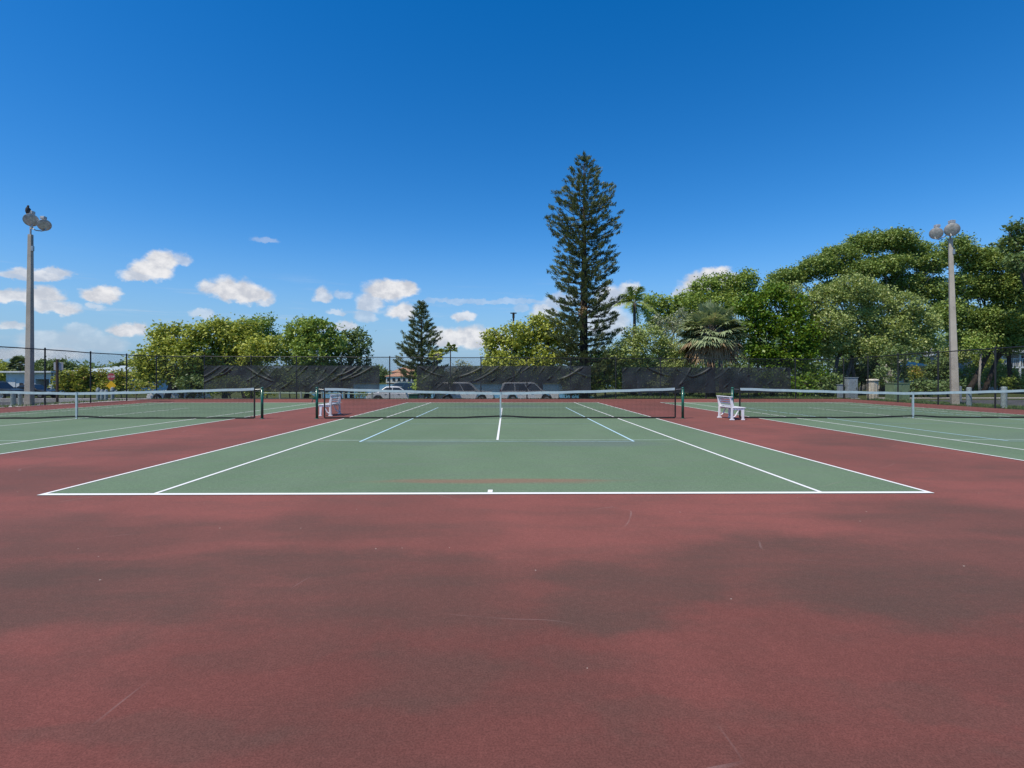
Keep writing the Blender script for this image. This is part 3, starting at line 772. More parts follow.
for (px, py, rx, ry, d, mt, lb) in [(192, 383, 14, 9, 41.5, 'lf_dark', 'dark shrub filling the shade right of the white car'), (268, 376, 15, 10, 41.5, 'lf_dark', 'dark shrub behind the middle of the left windscreen'), (290, 378, 15, 11, 42, 'lf_mid', 'shrub behind the windscreen, below the rounded tree'), (315, 380, 14, 10, 41.5, 'lf_dark', 'dark shrub behind the windscreen, right of the middle'), (338, 380, 13, 10, 42, 'lf_dark', 'dark shrub behind the windscreen under the loose dark tree'),
                                   (425, 384, 9, 10, 41, 'lf_mid', 'shrub behind the left edge of the centre windscreen'), (572, 382, 12, 11, 41.5, 'lf_dark', 'dark shrub at the foot of the tall pine'), (590, 380, 9, 12, 44, 'lf_mid', 'shrub right behind the tall pine trunk'),
                                   (632, 378, 13, 12, 45, 'lf_olive', 'olive shrub behind the left edge of the right windscreen'), (660, 380, 15, 11, 46, 'lf_mid', 'shrub behind the right windscreen among the pale trunks'), (690, 378, 15, 13, 43, 'lf_dark', 'dark shrub just left of the fan palm trunk'), (735, 376, 16, 13, 42, 'lf_dark', 'dark shrub right of the fan palm trunk'), (765, 380, 16, 12, 41.5, 'lf_gloss', 'glossy shrub at the foot of the glossy-leaved tree'), (800, 384, 15, 12, 41.5, 'lf_gloss', 'glossy shrub beyond the right end of the windscreen')]:
    tree('understorey_shrub', lb, px, [(px, py, rx, ry), (px - rx * .6, py + 2, rx * .6, ry * .8), (px + rx * .6, py + 2, rx * .6, ry * .8), (px, py + ry * .6, rx, ry * .7)], d, mt, .11, 15, .4, 20, .05, group='shrubs behind the windscreens')
# hedge left
G3 = 'croton hedge shrubs by the left lane'
for i, (px, rx, py, ry, lb) in enumerate([(66, 12, 382, 12, 'broad yellow-green croton shrub right of the brown sign post'), (84, 13, 379, 14, 'tall croton shrub, middle of the left hedge'), (101, 12, 381, 13, 'light green croton shrub just left of the yellow diamond sign'), (121, 10, 380, 15, 'croton shrub with reddish leaves right of the stop sign')]):
    tree('croton_shrub', lb, px, [(px - rx * .35, py, rx * .7, ry * .8), (px + rx * .4, py + 1, rx * .65, ry * .75), (px, py - 3, rx * .6, ry * .7), (px, py + 6, rx, ry * .6)], 54, 'lf_croton', .13, 15, .4, 20, .05, group=G3)
tree('broadleaf_tree', 'yellowish broadleaf tree at the left edge behind the white garage', 2, [(2, 372, 10, 7), (-6, 368, 12, 9), (10, 371, 8, 4)], 80, 'lf_yellow', .16, 12, .5, 18, .15)
G4 = 'distant trees on the left skyline'
for (px, py, rx, ry, lb) in [(44, 366, 8, 6, 'distant dark tree right of the left light pole'), (64, 366, 9, 6, 'distant dark rounded tree behind the brown sign post'), (76, 369, 5, 4, 'small distant tree beside the pale green roof'), (121, 366, 6, 4, 'low distant tree beside the leftmost sea grape tree')]:
    tree('distant_tree', lb, px, [(px, py, rx, ry), (px - rx * .5, py + 2, rx * .7, ry * .8), (px + rx * .6, py + 2, rx * .7, ry * .7), (px, py + 6, rx, ry)], 95, 'lf_dark', .22, 14, .7, 18, .2, group=G4)
# centre
tree('sea_grape_tree', 'yellow-green sea grape tree behind the centre windscreen, left of the tall pine', 520, [(500, 348, 17, 14), (516, 335, 15, 13), (532, 342, 18, 16), (505, 362, 20, 12), (540, 360, 20, 13), (550, 330, 14, 12), (561, 347, 12, 14), (492, 338, 9, 10), (538, 322, 11, 7), (485, 366, 8, 6)], 44,
     'lf_yellow', .125, 16, .52, 26, .20, 'bark_dark', None, trunks=[519, 541])
tree('leafy_bush', 'sparse bush beside the small fan palms', 462, [(462, 366, 8, 6), (455, 372, 10, 6), (470, 370, 6, 5)], 46, 'lf_grey', .10, 14, .4, 14, .06)
tree('leafy_bush', 'dark shaded bush behind the left end of the centre windscreen', 434, [(430, 382, 9, 8), (442, 384, 9, 9), (436, 374, 10, 7)], 41.5, 'lf_dark', .10, 16, .35, 20, .06)
tree('leafy_bush', 'bright low bush behind the chain link gap right of the tall pine', 606, [(604, 375, 13, 13), (616, 366, 12, 12), (598, 386, 10, 8), (622, 382, 12, 10), (600, 360, 9, 8)], 43, 'lf_light', .10, 16, .4, 22, .07)
# right group
tree('olive_tree', 'wispy olive-green tree above the left end of the right windscreen', 650, [(628, 352, 20, 13), (650, 340, 18, 14), (668, 350, 16, 14), (640, 366, 26, 10), (672, 366, 18, 9), (635, 335, 12, 10), (655, 384, 16, 6)], 42,
     'lf_olive', .09, 22, .45, 26, .12, 'bark_pale', gap=.1, trunks=[641, 651, 668, 678])
tree('grey_leaved_tree', 'grey-leaved sparse tree left of the fan palm', 674, [(672, 326, 14, 12), (684, 318, 10, 10), (664, 338, 12, 9), (655, 322, 9, 9)], 45, 'lf_grey', .085, 13, .4, 20, .10, 'bark_pale', gap=.2)
tree('broadleaf_tree', 'mid-green tree between the feather palm and the fan palm', 668, [(655, 302, 14, 9), (672, 304, 12, 9), (660, 320, 16, 13), (685, 300, 10, 8), (680, 320, 14, 14)], 56, 'lf_mid', .13, 15, .5, 24, .2)
tree('broadleaf_tree', 'leafy green tree rising behind the fan palm, below the cloud', 722, [(705, 290, 15, 13), (724, 284, 13, 12), (744, 282, 14, 11), (692, 308, 14, 14), (715, 308, 20, 14), (742, 302, 18, 14), (700, 325, 16, 14)], 54, 'lf_mid', .115, 19, .5, 30, .22)
tree('glossy_leaved_tree', 'dark glossy-leaved tree right of the fan palm', 765, [(750, 308, 16, 14), (772, 296, 15, 12), (792, 306, 15, 14), (745, 332, 16, 14), (768, 325, 18, 16), (795, 332, 17, 17), (758, 352, 18, 12), (782, 358, 18, 13), (803, 356, 15, 15), (815, 378, 15, 12), (770, 378, 16, 9), (812, 336, 8, 14)], 43,
     'lf_gloss', .115, 20, .46, 26, .18, 'bark_dark', gap=.03, trunks=[755, 773, 790])
G5 = 'large fig trees behind the right fence'
tree('fig_tree', 'huge spreading dark fig tree crowning the right skyline, left of the light pole', 870, [(790, 278, 20, 10), (815, 268, 20, 11), (840, 256, 20, 11), (868, 243, 20, 11), (893, 240, 19, 10), (915, 248, 18, 10), (930, 262, 18, 12), (855, 272, 22, 9), (885, 265, 24, 10), (905, 285, 24, 12), (870, 292, 24, 9), (775, 290, 14, 9), (830, 290, 18, 9), (935, 290, 16, 14), (945, 310, 16, 14)], 62,
     'lf_ficus', .125, 19, .7, 36, .34, 'bark_pale', G5, gap=.08, flat=.6, trunks=[862, 893])
tree('fig_tree', 'wide fig tree right of the light pole', 985, [(955, 250, 16, 12), (975, 262, 18, 13), (1000, 258, 17, 12), (1020, 268, 18, 14), (968, 285, 20, 14), (995, 288, 22, 15), (1022, 300, 20, 16), (962, 315, 22, 15), (990, 320, 22, 14), (1016, 328, 20, 15), (975, 338, 18, 9), (1040, 285, 20, 20), (1040, 320, 20, 20), (1000, 345, 20, 7)], 50,
     'lf_ficus', .11, 22, .6, 34, .22, 'bark_dark', G5, flat=.75, trunks=[967, 983, 1012])
tree('fig_tree', 'tall dark fig tree cut off by the right edge', 1040, [(1016, 226, 9, 6), (1012, 243, 14, 8), (1026, 240, 14, 12), (1018, 262, 12, 9), (1042, 235, 18, 16), (1035, 262, 20, 16), (1048, 300, 20, 25)], 45,
     'lf_dark', .13, 13, .5, 24, .26, 'bark', G5, flat=.6)
tree('olive_tree', 'broad feathery light olive tree before the fig trees and behind the cabinets', 860, [(802, 312, 16, 16), (825, 300, 18, 16), (850, 290, 20, 15), (875, 300, 18, 14), (900, 306, 20, 14), (920, 322, 20, 14), (830, 325, 22, 16), (860, 320, 24, 17), (890, 330, 24, 15), (835, 345, 20, 14), (868, 348, 22, 12), (905, 345, 20, 10), (928, 342, 14, 12), (812, 340, 14, 16), (795, 292, 9, 10)], 44,
     'lf_olive', .095, 24, .5, 28, .15, 'bark', gap=.05, flat=.8, trunks=[831, 842, 858, 885, 915])
tree('brown_leaved_shrub', 'dark brownish tangle of shrub behind the green transformer box', 893, [(890, 358, 10, 10), (900, 370, 11, 14), (884, 376, 10, 12), (905, 352, 10, 7)], 41, 'lf_dark', .09, 18, .35, 22, .06, 'bark_pale')
G6 = 'background shrubs under the right trees'
for (px, py, rx, ry, d, mt, lb) in [(925, 386, 13, 7, 40, 'lf_dark', 'clipped dark hedge left of the right light pole'), (948, 384, 9, 7, 40.5, 'lf_dark', 'dark hedge right behind the right light pole'),
                                   (912, 372, 9, 7, 60, 'lf_croton', 'yellow-leaved shrub far behind the transformer box'), (940, 368, 12, 13, 58, 'lf_dark', 'dark tall shrub behind the right light pole'), (968, 378, 12, 14, 52, 'lf_mid', 'green shrub between the light pole and the white trunk'),
                                   (998, 374, 13, 13, 55, 'lf_light', 'light green shrub below the balcony house'), (1020, 380, 12, 10, 50, 'lf_light', 'light green shrub at the right edge'), (985, 362, 12, 12, 60, 'lf_light', 'pale green shrub far behind the dark trunks'), (830, 385, 16, 12, 42, 'lf_dark', 'dark shrub at the left of the grey cabinet'), (862, 368, 20, 14, 47, 'lf_dark', 'shaded shrub behind the beige bin'),
                                   (955, 352, 14, 11, 62, 'lf_olive', 'olive bush in the distance behind the pole'), (880, 352, 14, 12, 52, 'lf_dark', 'dark shrub high behind the transformer box')]:
    tree('background_shrub', lb, px, [(px, py, rx, ry), (px - rx * .6, py + 2, rx * .6, ry * .8), (px + rx * .6, py + 2, rx * .6, ry * .8), (px, py + ry * .5, rx, ry * .6)], d, mt, .11, 15, .4, 20, .06, group=G6)
tree('slim_tree', 'slim tree with a white-painted trunk, right of the light pole', 980, [(980, 348, 10, 8), (974, 342, 8, 7)], 46, 'lf_mid', .11, 14, .4, 20, .10, 'bark_pale')
# far shore
G7 = 'trees on the far shore of the bay'
for (px, rx, ry, lb) in [(376, 9, 7, 'far shore tree left of the orange-roofed house'), (352, 16, 6, 'far shore trees behind the dark tree'), (428, 12, 7, 'far shore tree hidden behind the small pine'), (470, 18, 6, 'far shore tree left of the sea grape'), (500, 18, 6, 'far shore tree behind the silver cars'), (300, 26, 6, 'far shore tree behind the left windscreen'), (540, 22, 7, 'far shore tree right behind the cars')]:
    tree('far_shore_tree', lb, px, [(px, 380 - ry, rx, ry), (px - rx * .5, 380 - ry * .7, rx * .7, ry * .8), (px + rx * .5, 380 - ry * .6, rx * .7, ry * .8)], 205, 'lf_dark', .45, 5, 1.4, 16, .35, group=G7)

# Norfolk pines
def norfolk(label, px, d, ytop, ybase_crown, half, nw, seed, PROF, tuft=1.0):
    rnd = np.random.default_rng(seed); b = gx(px, d); b.z = terrain(b.x, b.y)
    top = at(px + .5, ytop, d).z; low = at(px, ybase_crown, d).z; Hh = top - b.z; hw = half / F * d
    t = thing('norfolk_pine', label, 'pine tree', b, 0, 'Norfolk pines beyond the back fence')
    m = MB().tube([b - Vector((0, 0, .2)), b + Vector((.03, 0, Hh * .35)), b + Vector((.06, 0, Hh * .7)), b + Vector((.04, 0, Hh))], [.020 * Hh, .015 * Hh, .008 * Hh, .02], 10)
    PTS = []; DIR = []
    for i in range(nw):
        f = i / (nw - 1); z = low + (top - low) * f ** .95 - .02
        L0 = hw * np.interp(f, PROF[0], PROF[1]); nb_ = 6 if f < .9 else 5; ph = rnd.uniform(0, 6.28)
        for k in range(nb_):
            th = ph + k * 2 * math.pi / nb_ + rnd.normal(0, .2); L = L0 * rnd.uniform(.66, 1.12)
            rise = (.10 + .55 * f ** 2) * L + rnd.normal(0, .05) * L
            dv = Vector((math.cos(th), math.sin(th), 0)); s = Vector((b.x + .05, b.y, z - rise * .6 + rnd.normal(0, .08)))
            pts = [s, s + dv * L * .45 + Vector((0, 0, rise * .05 - .03 * L)), s + dv * L * .8 + Vector((0, 0, rise * .45)), s + dv * L + Vector((0, 0, rise * 1.0 + .06 * L))]
            rb = max(.012, .010 * L * 1.6); m.tube(pts, [rb, rb * .8, rb * .5, rb * .25], 5)
            nt_ = max(2, int(L * 2.9 / tuft))
            for q in range(nt_):
                u = .14 + .88 * (q + .6) / nt_ + rnd.normal(0, .03); u = min(1.0, u)
                seg = min(2, int(u * 3)) if u < 1 else 2; kk = u * 3 - seg
                c = pts[seg].lerp(pts[seg + 1], kk)
                side = Vector((-dv.y, dv.x, 0)) * rnd.normal(0, .20 * min(L, 2.2))
                c = c + side + Vector((0, 0, .05 + .08 * rnd.random()))
                n = int(52 * rnd.uniform(.6, 1.2)); ax = np.array([dv.x + side.x * .5, dv.y + side.y * .5, .35]); ax /= np.linalg.norm(ax)
                g_ = rnd.normal(size=(n, 3)) * np.array([.075, .075, .065]) * tuft + rnd.uniform(-.22, .22, n)[:, None] * ax * tuft
                PTS.append(np.array(c) + g_); dd = np.array([dv.x * .6, dv.y * .6, .6]); DIR.append(np.repeat(dd[None], n, 0))
    P = np.concatenate(PTS); D = np.concatenate(DIR)
    m.build('trunk', M['bark_dark'], t, smooth=True)
    np_mesh('crown', quads(P, .125 * tuft, D, .34, .2), 4, M['lf_pine'], t)
    return t
big = norfolk('very tall dark pine rising above everything right of centre', 583.5, 43, 158, 378, 37.5, 38, 4, ([0, .08, .2, .35, .5, .6, .7, .8, .88, .95, 1], [.72, .98, 1, .92, .86, .90, .92, .82, .56, .34, .12]))
norfolk('shorter conical pine left of centre, before the orange-roofed house', 421, 50, 304, 376, 23, 20, 9, ([0, .1, .3, .5, .7, .85, 1], [1.05, 1.08, .96, .82, .62, .38, .12]), .9)
# dead orange clump high in the pine
def clump(label, px, py, d, r, mat):
    c = at(px, py, d); P = np.array(c) + RNG.normal(size=(160, 3)) * r * .45
    o = np_mesh('dead_foliage', quads(P - np.array(big.location), .11, None, .4), 4, M[mat]); o.parent = big
    o['label'] = label
clump('rust-brown dead foliage beside the trunk', 582.5, 310.5, 41.0, .5, 'lf_dead')

# palms
def palm(kind, label, px, d, cy, R_px, nf, trunk_r, group=None, dead=0, name='palm_tree', mat=None, leafw=.035):
    c = at(px, cy, d); b = gx(px, d); b.z = terrain(b.x, b.y); t = thing(name, label, 'palm tree', b, 0, group)
    Rm = R_px / F * d; Pv = []; Dv = []
    m = MB().tube([b - Vector((0, 0, .2)), b.lerp(c, .3), b.lerp(c, .7), c], [trunk_r * 1.15, trunk_r, trunk_r * .95, trunk_r * .8], 12)
    m.build('trunk', M['bark'], t, smooth=True)
    tri = []
    deadtri = []
    st = MB()
    for i in range(nf):
        th = random.uniform(0, 6.283); el = (.15 + 1.33 * ((i * .618) % 1)) if kind == 'feather' else math.asin(random.uniform(-.38, 1.0))
        isdead = False
        if dead and i < dead: el = random.uniform(-.85, -.25); isdead = True
        dv = Vector((math.cos(th) * math.cos(el), math.sin(th) * math.cos(el), math.sin(el))); L = Rm * random.uniform(.85, 1.1)
        T = deadtri if isdead else tri
        if kind == 'feather':
            pts = [c + dv * L * u - Vector((0, 0, (.22 + .75 * math.cos(el)) * L * u * u * .8)) for u in (0, .2, .4, .6, .8, 1.0)]
            st.tube(pts, [.035, .03, .025, .018, .012, .006], 5)
            for u in np.linspace(.18, 1, 34):
                k = min(4, int(u * 5)); p = pts[k].lerp(pts[k + 1], u * 5 - k); ax = (pts[k + 1] - pts[k]).normalized()
                sd = ax.cross(Vector((0, 0, 1))); sd = sd.normalized() if sd.length > .1 else Vector((1, 0, 0))
                for s in (-1, 1):
                    ll = L * .30 * math.sin(math.pi * (.12 + .8 * u)) + .05
                    q = p + (sd * s * .8 + ax * .55 + Vector((0, 0, random.uniform(-.55, .15)))).normalized() * ll
                    w = ax * leafw; T += [p - w, p + w, q]
        else:
            stem = c + dv * L * .52 - Vector((0, 0, .06 * L)); st.tube([c, c.lerp(stem, .5) + Vector((0, 0, .03)), stem], [.03, .02, .015], 5)
            ax = dv; sd = ax.cross(Vector((0, 0, 1))).normalized(); up = sd.cross(ax)
            tilt = random.uniform(-.35, .35)
            for a in np.linspace(-1.75, 1.75, 30):
                ld = (ax * math.cos(a) + (sd * math.cos(tilt) + up * math.sin(tilt)) * math.sin(a))
                ll = L * .50 * random.uniform(.85, 1.1) * (1 - .12 * abs(a)); p1 = stem + ld * ll * .55
                tip = stem + ld * ll + Vector((0, 0, -ll * random.uniform(.05, .32) - (.15 * ll if isdead else 0)))
                w = ld.cross(up).normalized() * leafw * 1.25
                T += [stem, p1 - w, p1 + w]; T += [p1 - w, tip, p1 + w]
    st.build('frond_stems', M['bark_pale'], t)
    np_mesh('crown', np.array([tuple(v) for v in tri]), 3, M[mat or 'lf_palm'], t)
    if deadtri: np_mesh('dead_fronds', np.array([tuple(v) for v in deadtri]), 3, M['lf_dead'], t)
    return t
palm('feather', 'feather palm right of the tall pine, beside a cloud', 634.5, 52, 304, 26, 17, .16, mat='lf_light', leafw=.05)
palm('fan', 'large fan palm with a skirt of brown dead fronds above the right windscreen', 711, 38.6, 333, 36, 175, .30, dead=48, mat='lf_fan', leafw=.06)
palm('fan', 'small pale fan palm left of the sea grape, beside the shorter pine', 437, 43, 355, 10, 20, .08, 'small palms behind the centre windscreen', mat='lf_yellow', leafw=.06)
palm('fan', 'thin-trunked small palm standing clear against the cloud', 450.5, 44, 348.5, 8, 16, .05, 'small palms behind the centre windscreen', mat='lf_light', leafw=.07)
palm('fan', 'fan palm behind the white garage on the left', 20, 75, 365, 12, 40, .2, mat='lf_palm', leafw=.07)
palm('feather', 'small feather palm among the olive foliage behind the right fence', 905, 43.5, 322, 16, 12, .10, mat='lf_olive', leafw=.05)

# ------------------------------------------------------------------ cars
def make_car(kind, paint, label, loc, rz, group=None):
    t = thing('parked_car', label, 'car', loc, rz, group); S = kind != 'sedan'
    L = 4.75 if S else 4.5; Wd = 1.86 if S else 1.78; H = 1.74 if S else 1.43; wr = .36 if S else .32
    wb = 2.72; xf, xr = wb / 2 + .02, -wb / 2 + .02; belt = 1.02 if S else .90; cl = .28 if S else .22
    def arch(cx, seq=9, r=wr + .07):
        return [(cx + r * math.cos(a), wr + r * math.sin(a)) for a in np.linspace(math.pi * .98, math.pi * .02, seq)]
    def arch_pts(cx): return [(cx - (wr + .07), cl)] + arch(cx) + [(cx + (wr + .07), cl)]
    if S: topl = [(L / 2, .50), (L / 2 - .03, .78), (L / 2 - .20, .93), (L / 2 - 1.15, belt + .03), (-L / 2 + .06, belt), (-L / 2, .60)]
    else: topl = [(L / 2, .45), (L / 2 - .05, .65), (L / 2 - .25, .74), (L / 2 - 1.2, belt), (-L / 2 + .9, belt + .04), (-L / 2 + .12, belt), (-L / 2, .60)]
    low = [(-L / 2 + .04, cl + .06)] + arch_pts(xr) + arch_pts(xf) + [(L / 2 - .04, cl + .06)]
    MB().prism(low + topl, -Wd / 2, Wd / 2).build('body', paint, t, world=False, bevel=.05)
    if S: cab = [(L / 2 - 1.20, belt - .02), (L / 2 - 1.95, H - .06), (L / 2 - 2.3, H), (-L / 2 + .45, H - .02), (-L / 2 + .22, H - .12), (-L / 2 + .02, belt - .02)]
    else: cab = [(L / 2 - 1.25, belt - .02), (L / 2 - 2.0, H - .04), (L / 2 - 2.4, H), (-L / 2 + 1.5, H - .03), (-L / 2 + .75, belt)]
    m = MB().prism(cab, -Wd / 2 + .10, Wd / 2 - .10)
    for i, v in enumerate(m.v):
        k = (v[2] - belt) / (H - belt); m.v[i] = (v[0], v[1] * (1 - .13 * max(0, k)), v[2])
    m.build('cabin', paint, t, world=False, bevel=.05)
    # side windows, windscreen, rear window
    zt = H - .12; zb_ = belt + .03
    def lx(poly, z):   # front/rear slope edges of the cabin at height z
        fr = cab[0][0] + (cab[1][0] - cab[0][0]) * (z - cab[0][1]) / (cab[1][1] - cab[0][1])
        re = cab[-1][0] + (cab[-2][0] - cab[-1][0]) * (z - cab[-1][1]) / max(.01, (cab[-2][1] - cab[-1][1])); return re, fr
    rb, fb = lx(cab, zb_); rt, ft = lx(cab, zt)
    if S: rt = max(rt, -L / 2 + .30)
    nwin = 3 if S else 2
    for s in (-1, 1):
        for i in range(nwin):
            a0, a1 = i / nwin, (i + 1) / nwin; g_ = .035
            P4 = []
            for (f, z, lo, hi) in ((a0, zb_, rb, fb), (a1, zb_, rb, fb), (a1, zt, rt, ft), (a0, zt, rt, ft)):
                inset = .10 if z == zb_ else .07
                x = (lo + inset) + (hi - lo - 2 * inset) * f + (g_ if f == a0 else -g_); k = (z - belt) / (H - belt)
                P4.append((x, s * ((Wd / 2 - .10) * (1 - .13 * max(0, k)) + .006), z))
            m = MB().add(P4 + [(p[0], p[1] - s * .02, p[2]) for p in P4], [(0, 1, 2, 3), (7, 6, 5, 4), (0, 4, 5, 1), (1, 5, 6, 2), (2, 6, 7, 3), (3, 7, 4, 0)])
            m.build('side_window', M['glass'], t, world=False)
    def slope(c0, c1, out, nm):
        a = Vector((c0[0], 0, c0[1])); b = Vector((c1[0], 0, c1[1])); nrm = (b - a).cross(Vector((0, 1, 0))).normalized() * out
        a2, b2 = a.lerp(b, .10), a.lerp(b, .90); m = MB(); vs = []
        for (p, o) in ((a2, 0), (b2, 0), (a2, 1), (b2, 1)):
            k = max(0, (p.z - belt) / (H - belt)); w = (Wd / 2 - .10) * (1 - .13 * k) - .09
            for s in (-1, 1): q = p + nrm * (.008 if o == 0 else -.012); vs.append((q.x, s * w, q.z))
        m.add(vs, [(0, 1, 3, 2), (4, 6, 7, 5), (0, 2, 6, 4), (1, 5, 7, 3), (0, 4, 5, 1), (2, 3, 7, 6)]); m.build(nm, M['glass'], t, world=False)
    slope(cab[0], cab[1], -1, 'front_windscreen'); slope(cab[-1], cab[-2], 1, 'rear_window')
    for cx in (xf, xr):
        for s in (-1, 1):
            y = s * (Wd / 2 - .11)
            w = MB().lathe([(wr * .62, -.10), (wr * .9, -.105), (wr, -.07), (wr, .07), (wr * .9, .105), (wr * .62, .10)], 24, (cx, y, wr), (0, 1, 0)).build('wheel', M['tyre'], t, world=False)
            m = MB().lathe([(wr * .60, -.02), (wr * .60, .10), (wr * .5, .09), (wr * .15, .075), (.01, .08)], 24, (cx, y + s * .02, wr), (0, s, 0))
            for k in range(5):
                a = k * 2 * math.pi / 5; m.box((cx + math.cos(a) * wr * .33, y + s * .118, wr + math.sin(a) * wr * .33), (wr * .5, .02, wr * .12), Matrix.Rotation(-a, 3, 'Y'))
            m.build('rim', M['rim'], w, world=False)
    for s in (-1, 1):
        MB().box((L / 2 - .09, s * (Wd / 2 - .22), .74 if S else .62), (.16, .36, .14)).build('headlight', M['lamp_white'], t, world=False, bevel=.03)
        MB().box((-L / 2 + .06, s * (Wd / 2 - .10), .98 if S else .80), (.12, .19, .30 if S else .16)).build('tail_light', M['lamp_red'], t, world=False, bevel=.02)
        MB().box((L / 2 - 1.45, s * (Wd / 2 + .06), belt + .08), (.11, .18, .13)).build('wing_mirror', paint, t, world=False, bevel=.03)
        MB().box((.25, s * (Wd / 2 + .005), .78), (.16, .02, .03)).box((-.75, s * (Wd / 2 + .005), .78), (.16, .02, .03)).build('door_handle', M['trim'], t, world=False)
        MB().box((0, s * (Wd / 2 - .02), cl + .05), (wb - .95, .07, .10)).build('sill', M['trim'], t, world=False)
        if S: MB().box((-.35, s * (Wd / 2 - .33), H + .05), (1.9, .03, .03)).box((.5, s * (Wd / 2 - .33), H + .02), (.05, .03, .08)).box((-1.2, s * (Wd / 2 - .33), H + .02), (.05, .03, .08)).build('roof_rail', M['trim'], t, world=False)
    MB().box((L / 2 - .02, 0, .45), (.14, Wd - .12, .22)).build('front_bumper', M['trim'] if S else paint, t, world=False, bevel=.04)
    MB().box((-L / 2 + .02, 0, .45), (.14, Wd - .12, .22)).build('rear_bumper', M['trim'] if S else paint, t, world=False, bevel=.04)
    MB().box((L / 2 + .0, 0, .72 if S else .62), (.06, .9, .16)).build('grille', M['trim'], t, world=False, bevel=.01)
    return t
GC = 'cars parked behind the courts'
ZP = -.66
def carpos(px, d, z=ZP): g_ = gx(px, d); return (g_.x, g_.y, z)
make_car('suv', M['silver'], 'silver SUV behind the centre windscreen, nearest the tall pine', carpos(529, 43), 0, GC)
make_car('suv', M['silver'], 'silver SUV partly hidden behind the left end of the centre windscreen', carpos(465, 43.2), 0, GC)
make_car('sedan', M['silver'], 'pale sedan in the gap between the left and centre windscreens', carpos(397, 42.0), R(4), GC)
make_car('suv', M['bluecar'], 'teal blue SUV behind the pale sedan by the water', carpos(402, 45.6), R(180), GC)
make_car('sedan', M['whitecar'], 'white car under the leftmost sea grape tree', carpos(180, 45.5), R(182), GC)
make_car('suv', M['navycar'], 'dark blue SUV at the left edge of the photo', carpos(-4, 52, -.68), R(0), 'cars on the left lane')
make_car('sedan', M['blackcar'], 'black car behind the left light pole', carpos(34, 55, -.68), R(0), 'cars on the left lane')

# kayak and green bin near the gap
g = gx(414, 44.5); t = thing('kayak', 'bright blue kayak lying by the water beside the shorter pine', 'kayak', (g.x, g.y, -.66))
m = MB(); n = 14; pts = [(g.x - 1.1 + 2.2 * i / n, g.y, -.28 + .10 * abs(2 * i / n - 1) ** 3) for i in range(n + 1)]
m.tube(pts, [.04 + .28 * math.sin(math.pi * (i + .3) / (n + .6)) ** .7 for i in range(n + 1)], 12); m.build('hull', M['kayak'], t, smooth=True)
m = MB().box((g.x - .6, g.y, -.60), (.08, .6, .12)).box((g.x + .6, g.y, -.60), (.08, .6, .12)).tube([(g.x - .6, g.y, -.56), (g.x - .6, g.y, -.45)], .04, 6).tube([(g.x + .6, g.y, -.56), (g.x + .6, g.y, -.45)], .04, 6); m.build('stand', M['brown_post'], t)
g = gx(414, 40); t = thing('waste_bin', 'dark green waste bin behind the fence at the shorter pine', 'bin', (g.x, g.y, -.66))
m = MB().box((g.x, g.y, -.26), (.62, .6, .8), None, 1.12); m.build('bin_body', M['post_green'], t, bevel=.03)
MB().box((g.x, g.y, .17), (.76, .74, .06)).build('lid', M['post_green'], t, bevel=.02)

# low rail behind the left windscreen
xa, xb = gx(262, 37.6).x, gx(374, 37.6).x; yy = gx(300, 37.6).y
t = thing('guard_rail', 'low pale green rail below the left windscreen', 'rail', (xa, yy, -.1))
MB().tube([(xa, yy, .34), ((xa + xb) / 2, yy, .32), (xb, yy, .26)], .04, 8).build('rail', M['railgreen'], t)
for p in (262, 280, 301, 322, 344, 372):
    x = gx(p, 37.6).x; MB().box((x, yy, -.02), (.11, .11, .86)).build('post', M['bollard'], t, bevel=.01)

# ------------------------------------------------------------------ signs
g = gx(57.2, 31.5); t = thing('sign_post', 'brown sign post seen from behind with two bare boards', 'sign', (g.x, g.y, -.1))
MB().box((g.x, g.y, 1.22), (.11, .10, 2.65)).build('post', M['brown_post'], t, bevel=.01)
for s, w in ((-1, .27), (1, .24)):
    MB().box((g.x + s * .165, g.y + .07, 2.12), (w, .012, .48), Matrix.Rotation(s * .25, 3, 'Z')).build('board', M['sign_back'], t, bevel=.004)
g = gx(111.3, 50); t = thing('road_sign', 'red octagonal stop sign above a yellow diamond sign on one post', 'sign', (g.x, g.y, -.66))
MB().tube([(g.x, g.y + .03, -.7), (g.x, g.y + .03, 1.95)], .03, 8).build('post', M['galv'], t)
zc = at(111, 376.8, 50).z; zd = at(111, 385.6, 50).z
o8 = [(g.x + .36 * math.cos(a), zc + .36 * math.sin(a)) for a in [R(22.5 + 45 * k) for k in range(8)]]
sg = MB().prism(o8, g.y - .012, g.y - .002).build('octagon_plate', M['sign_red'], t)
o8b = [(g.x + .385 * math.cos(a), zc + .385 * math.sin(a)) for a in [R(22.5 + 45 * k) for k in range(8)]]
MB().prism(o8b, g.y - .001, g.y + .006).build('white_border', M['galv'], t)
dm = [(g.x + .47, zd), (g.x, zd + .47), (g.x - .47, zd), (g.x, zd - .47)]
MB().prism(dm, g.y - .012, g.y + .004).build('diamond_plate', M['sign_yellow'], t)
cu = bpy.data.curves.new('lettering', 'FONT'); cu.body = 'STOP'; cu.size = .27; cu.align_x = 'CENTER'; cu.align_y = 'CENTER'; cu.extrude = .002
tmp = bpy.data.objects.new('tmp', cu); COL.objects.link(tmp); bpy.context.view_layer.update()
me = bpy.data.meshes.new_from_object(tmp.evaluated_get(bpy.context.evaluated_depsgraph_get())); bpy.data.objects.remove(tmp)
me.transform(Matrix.Translation((0, -.016, zc + .66)) @ Matrix.Rotation(R(90), 4, 'X')); me.materials.clear(); me.materials.append(M['white_plastic'])
lt = bpy.data.objects.new('lettering', me); COL.objects.link(lt); lt.parent = t

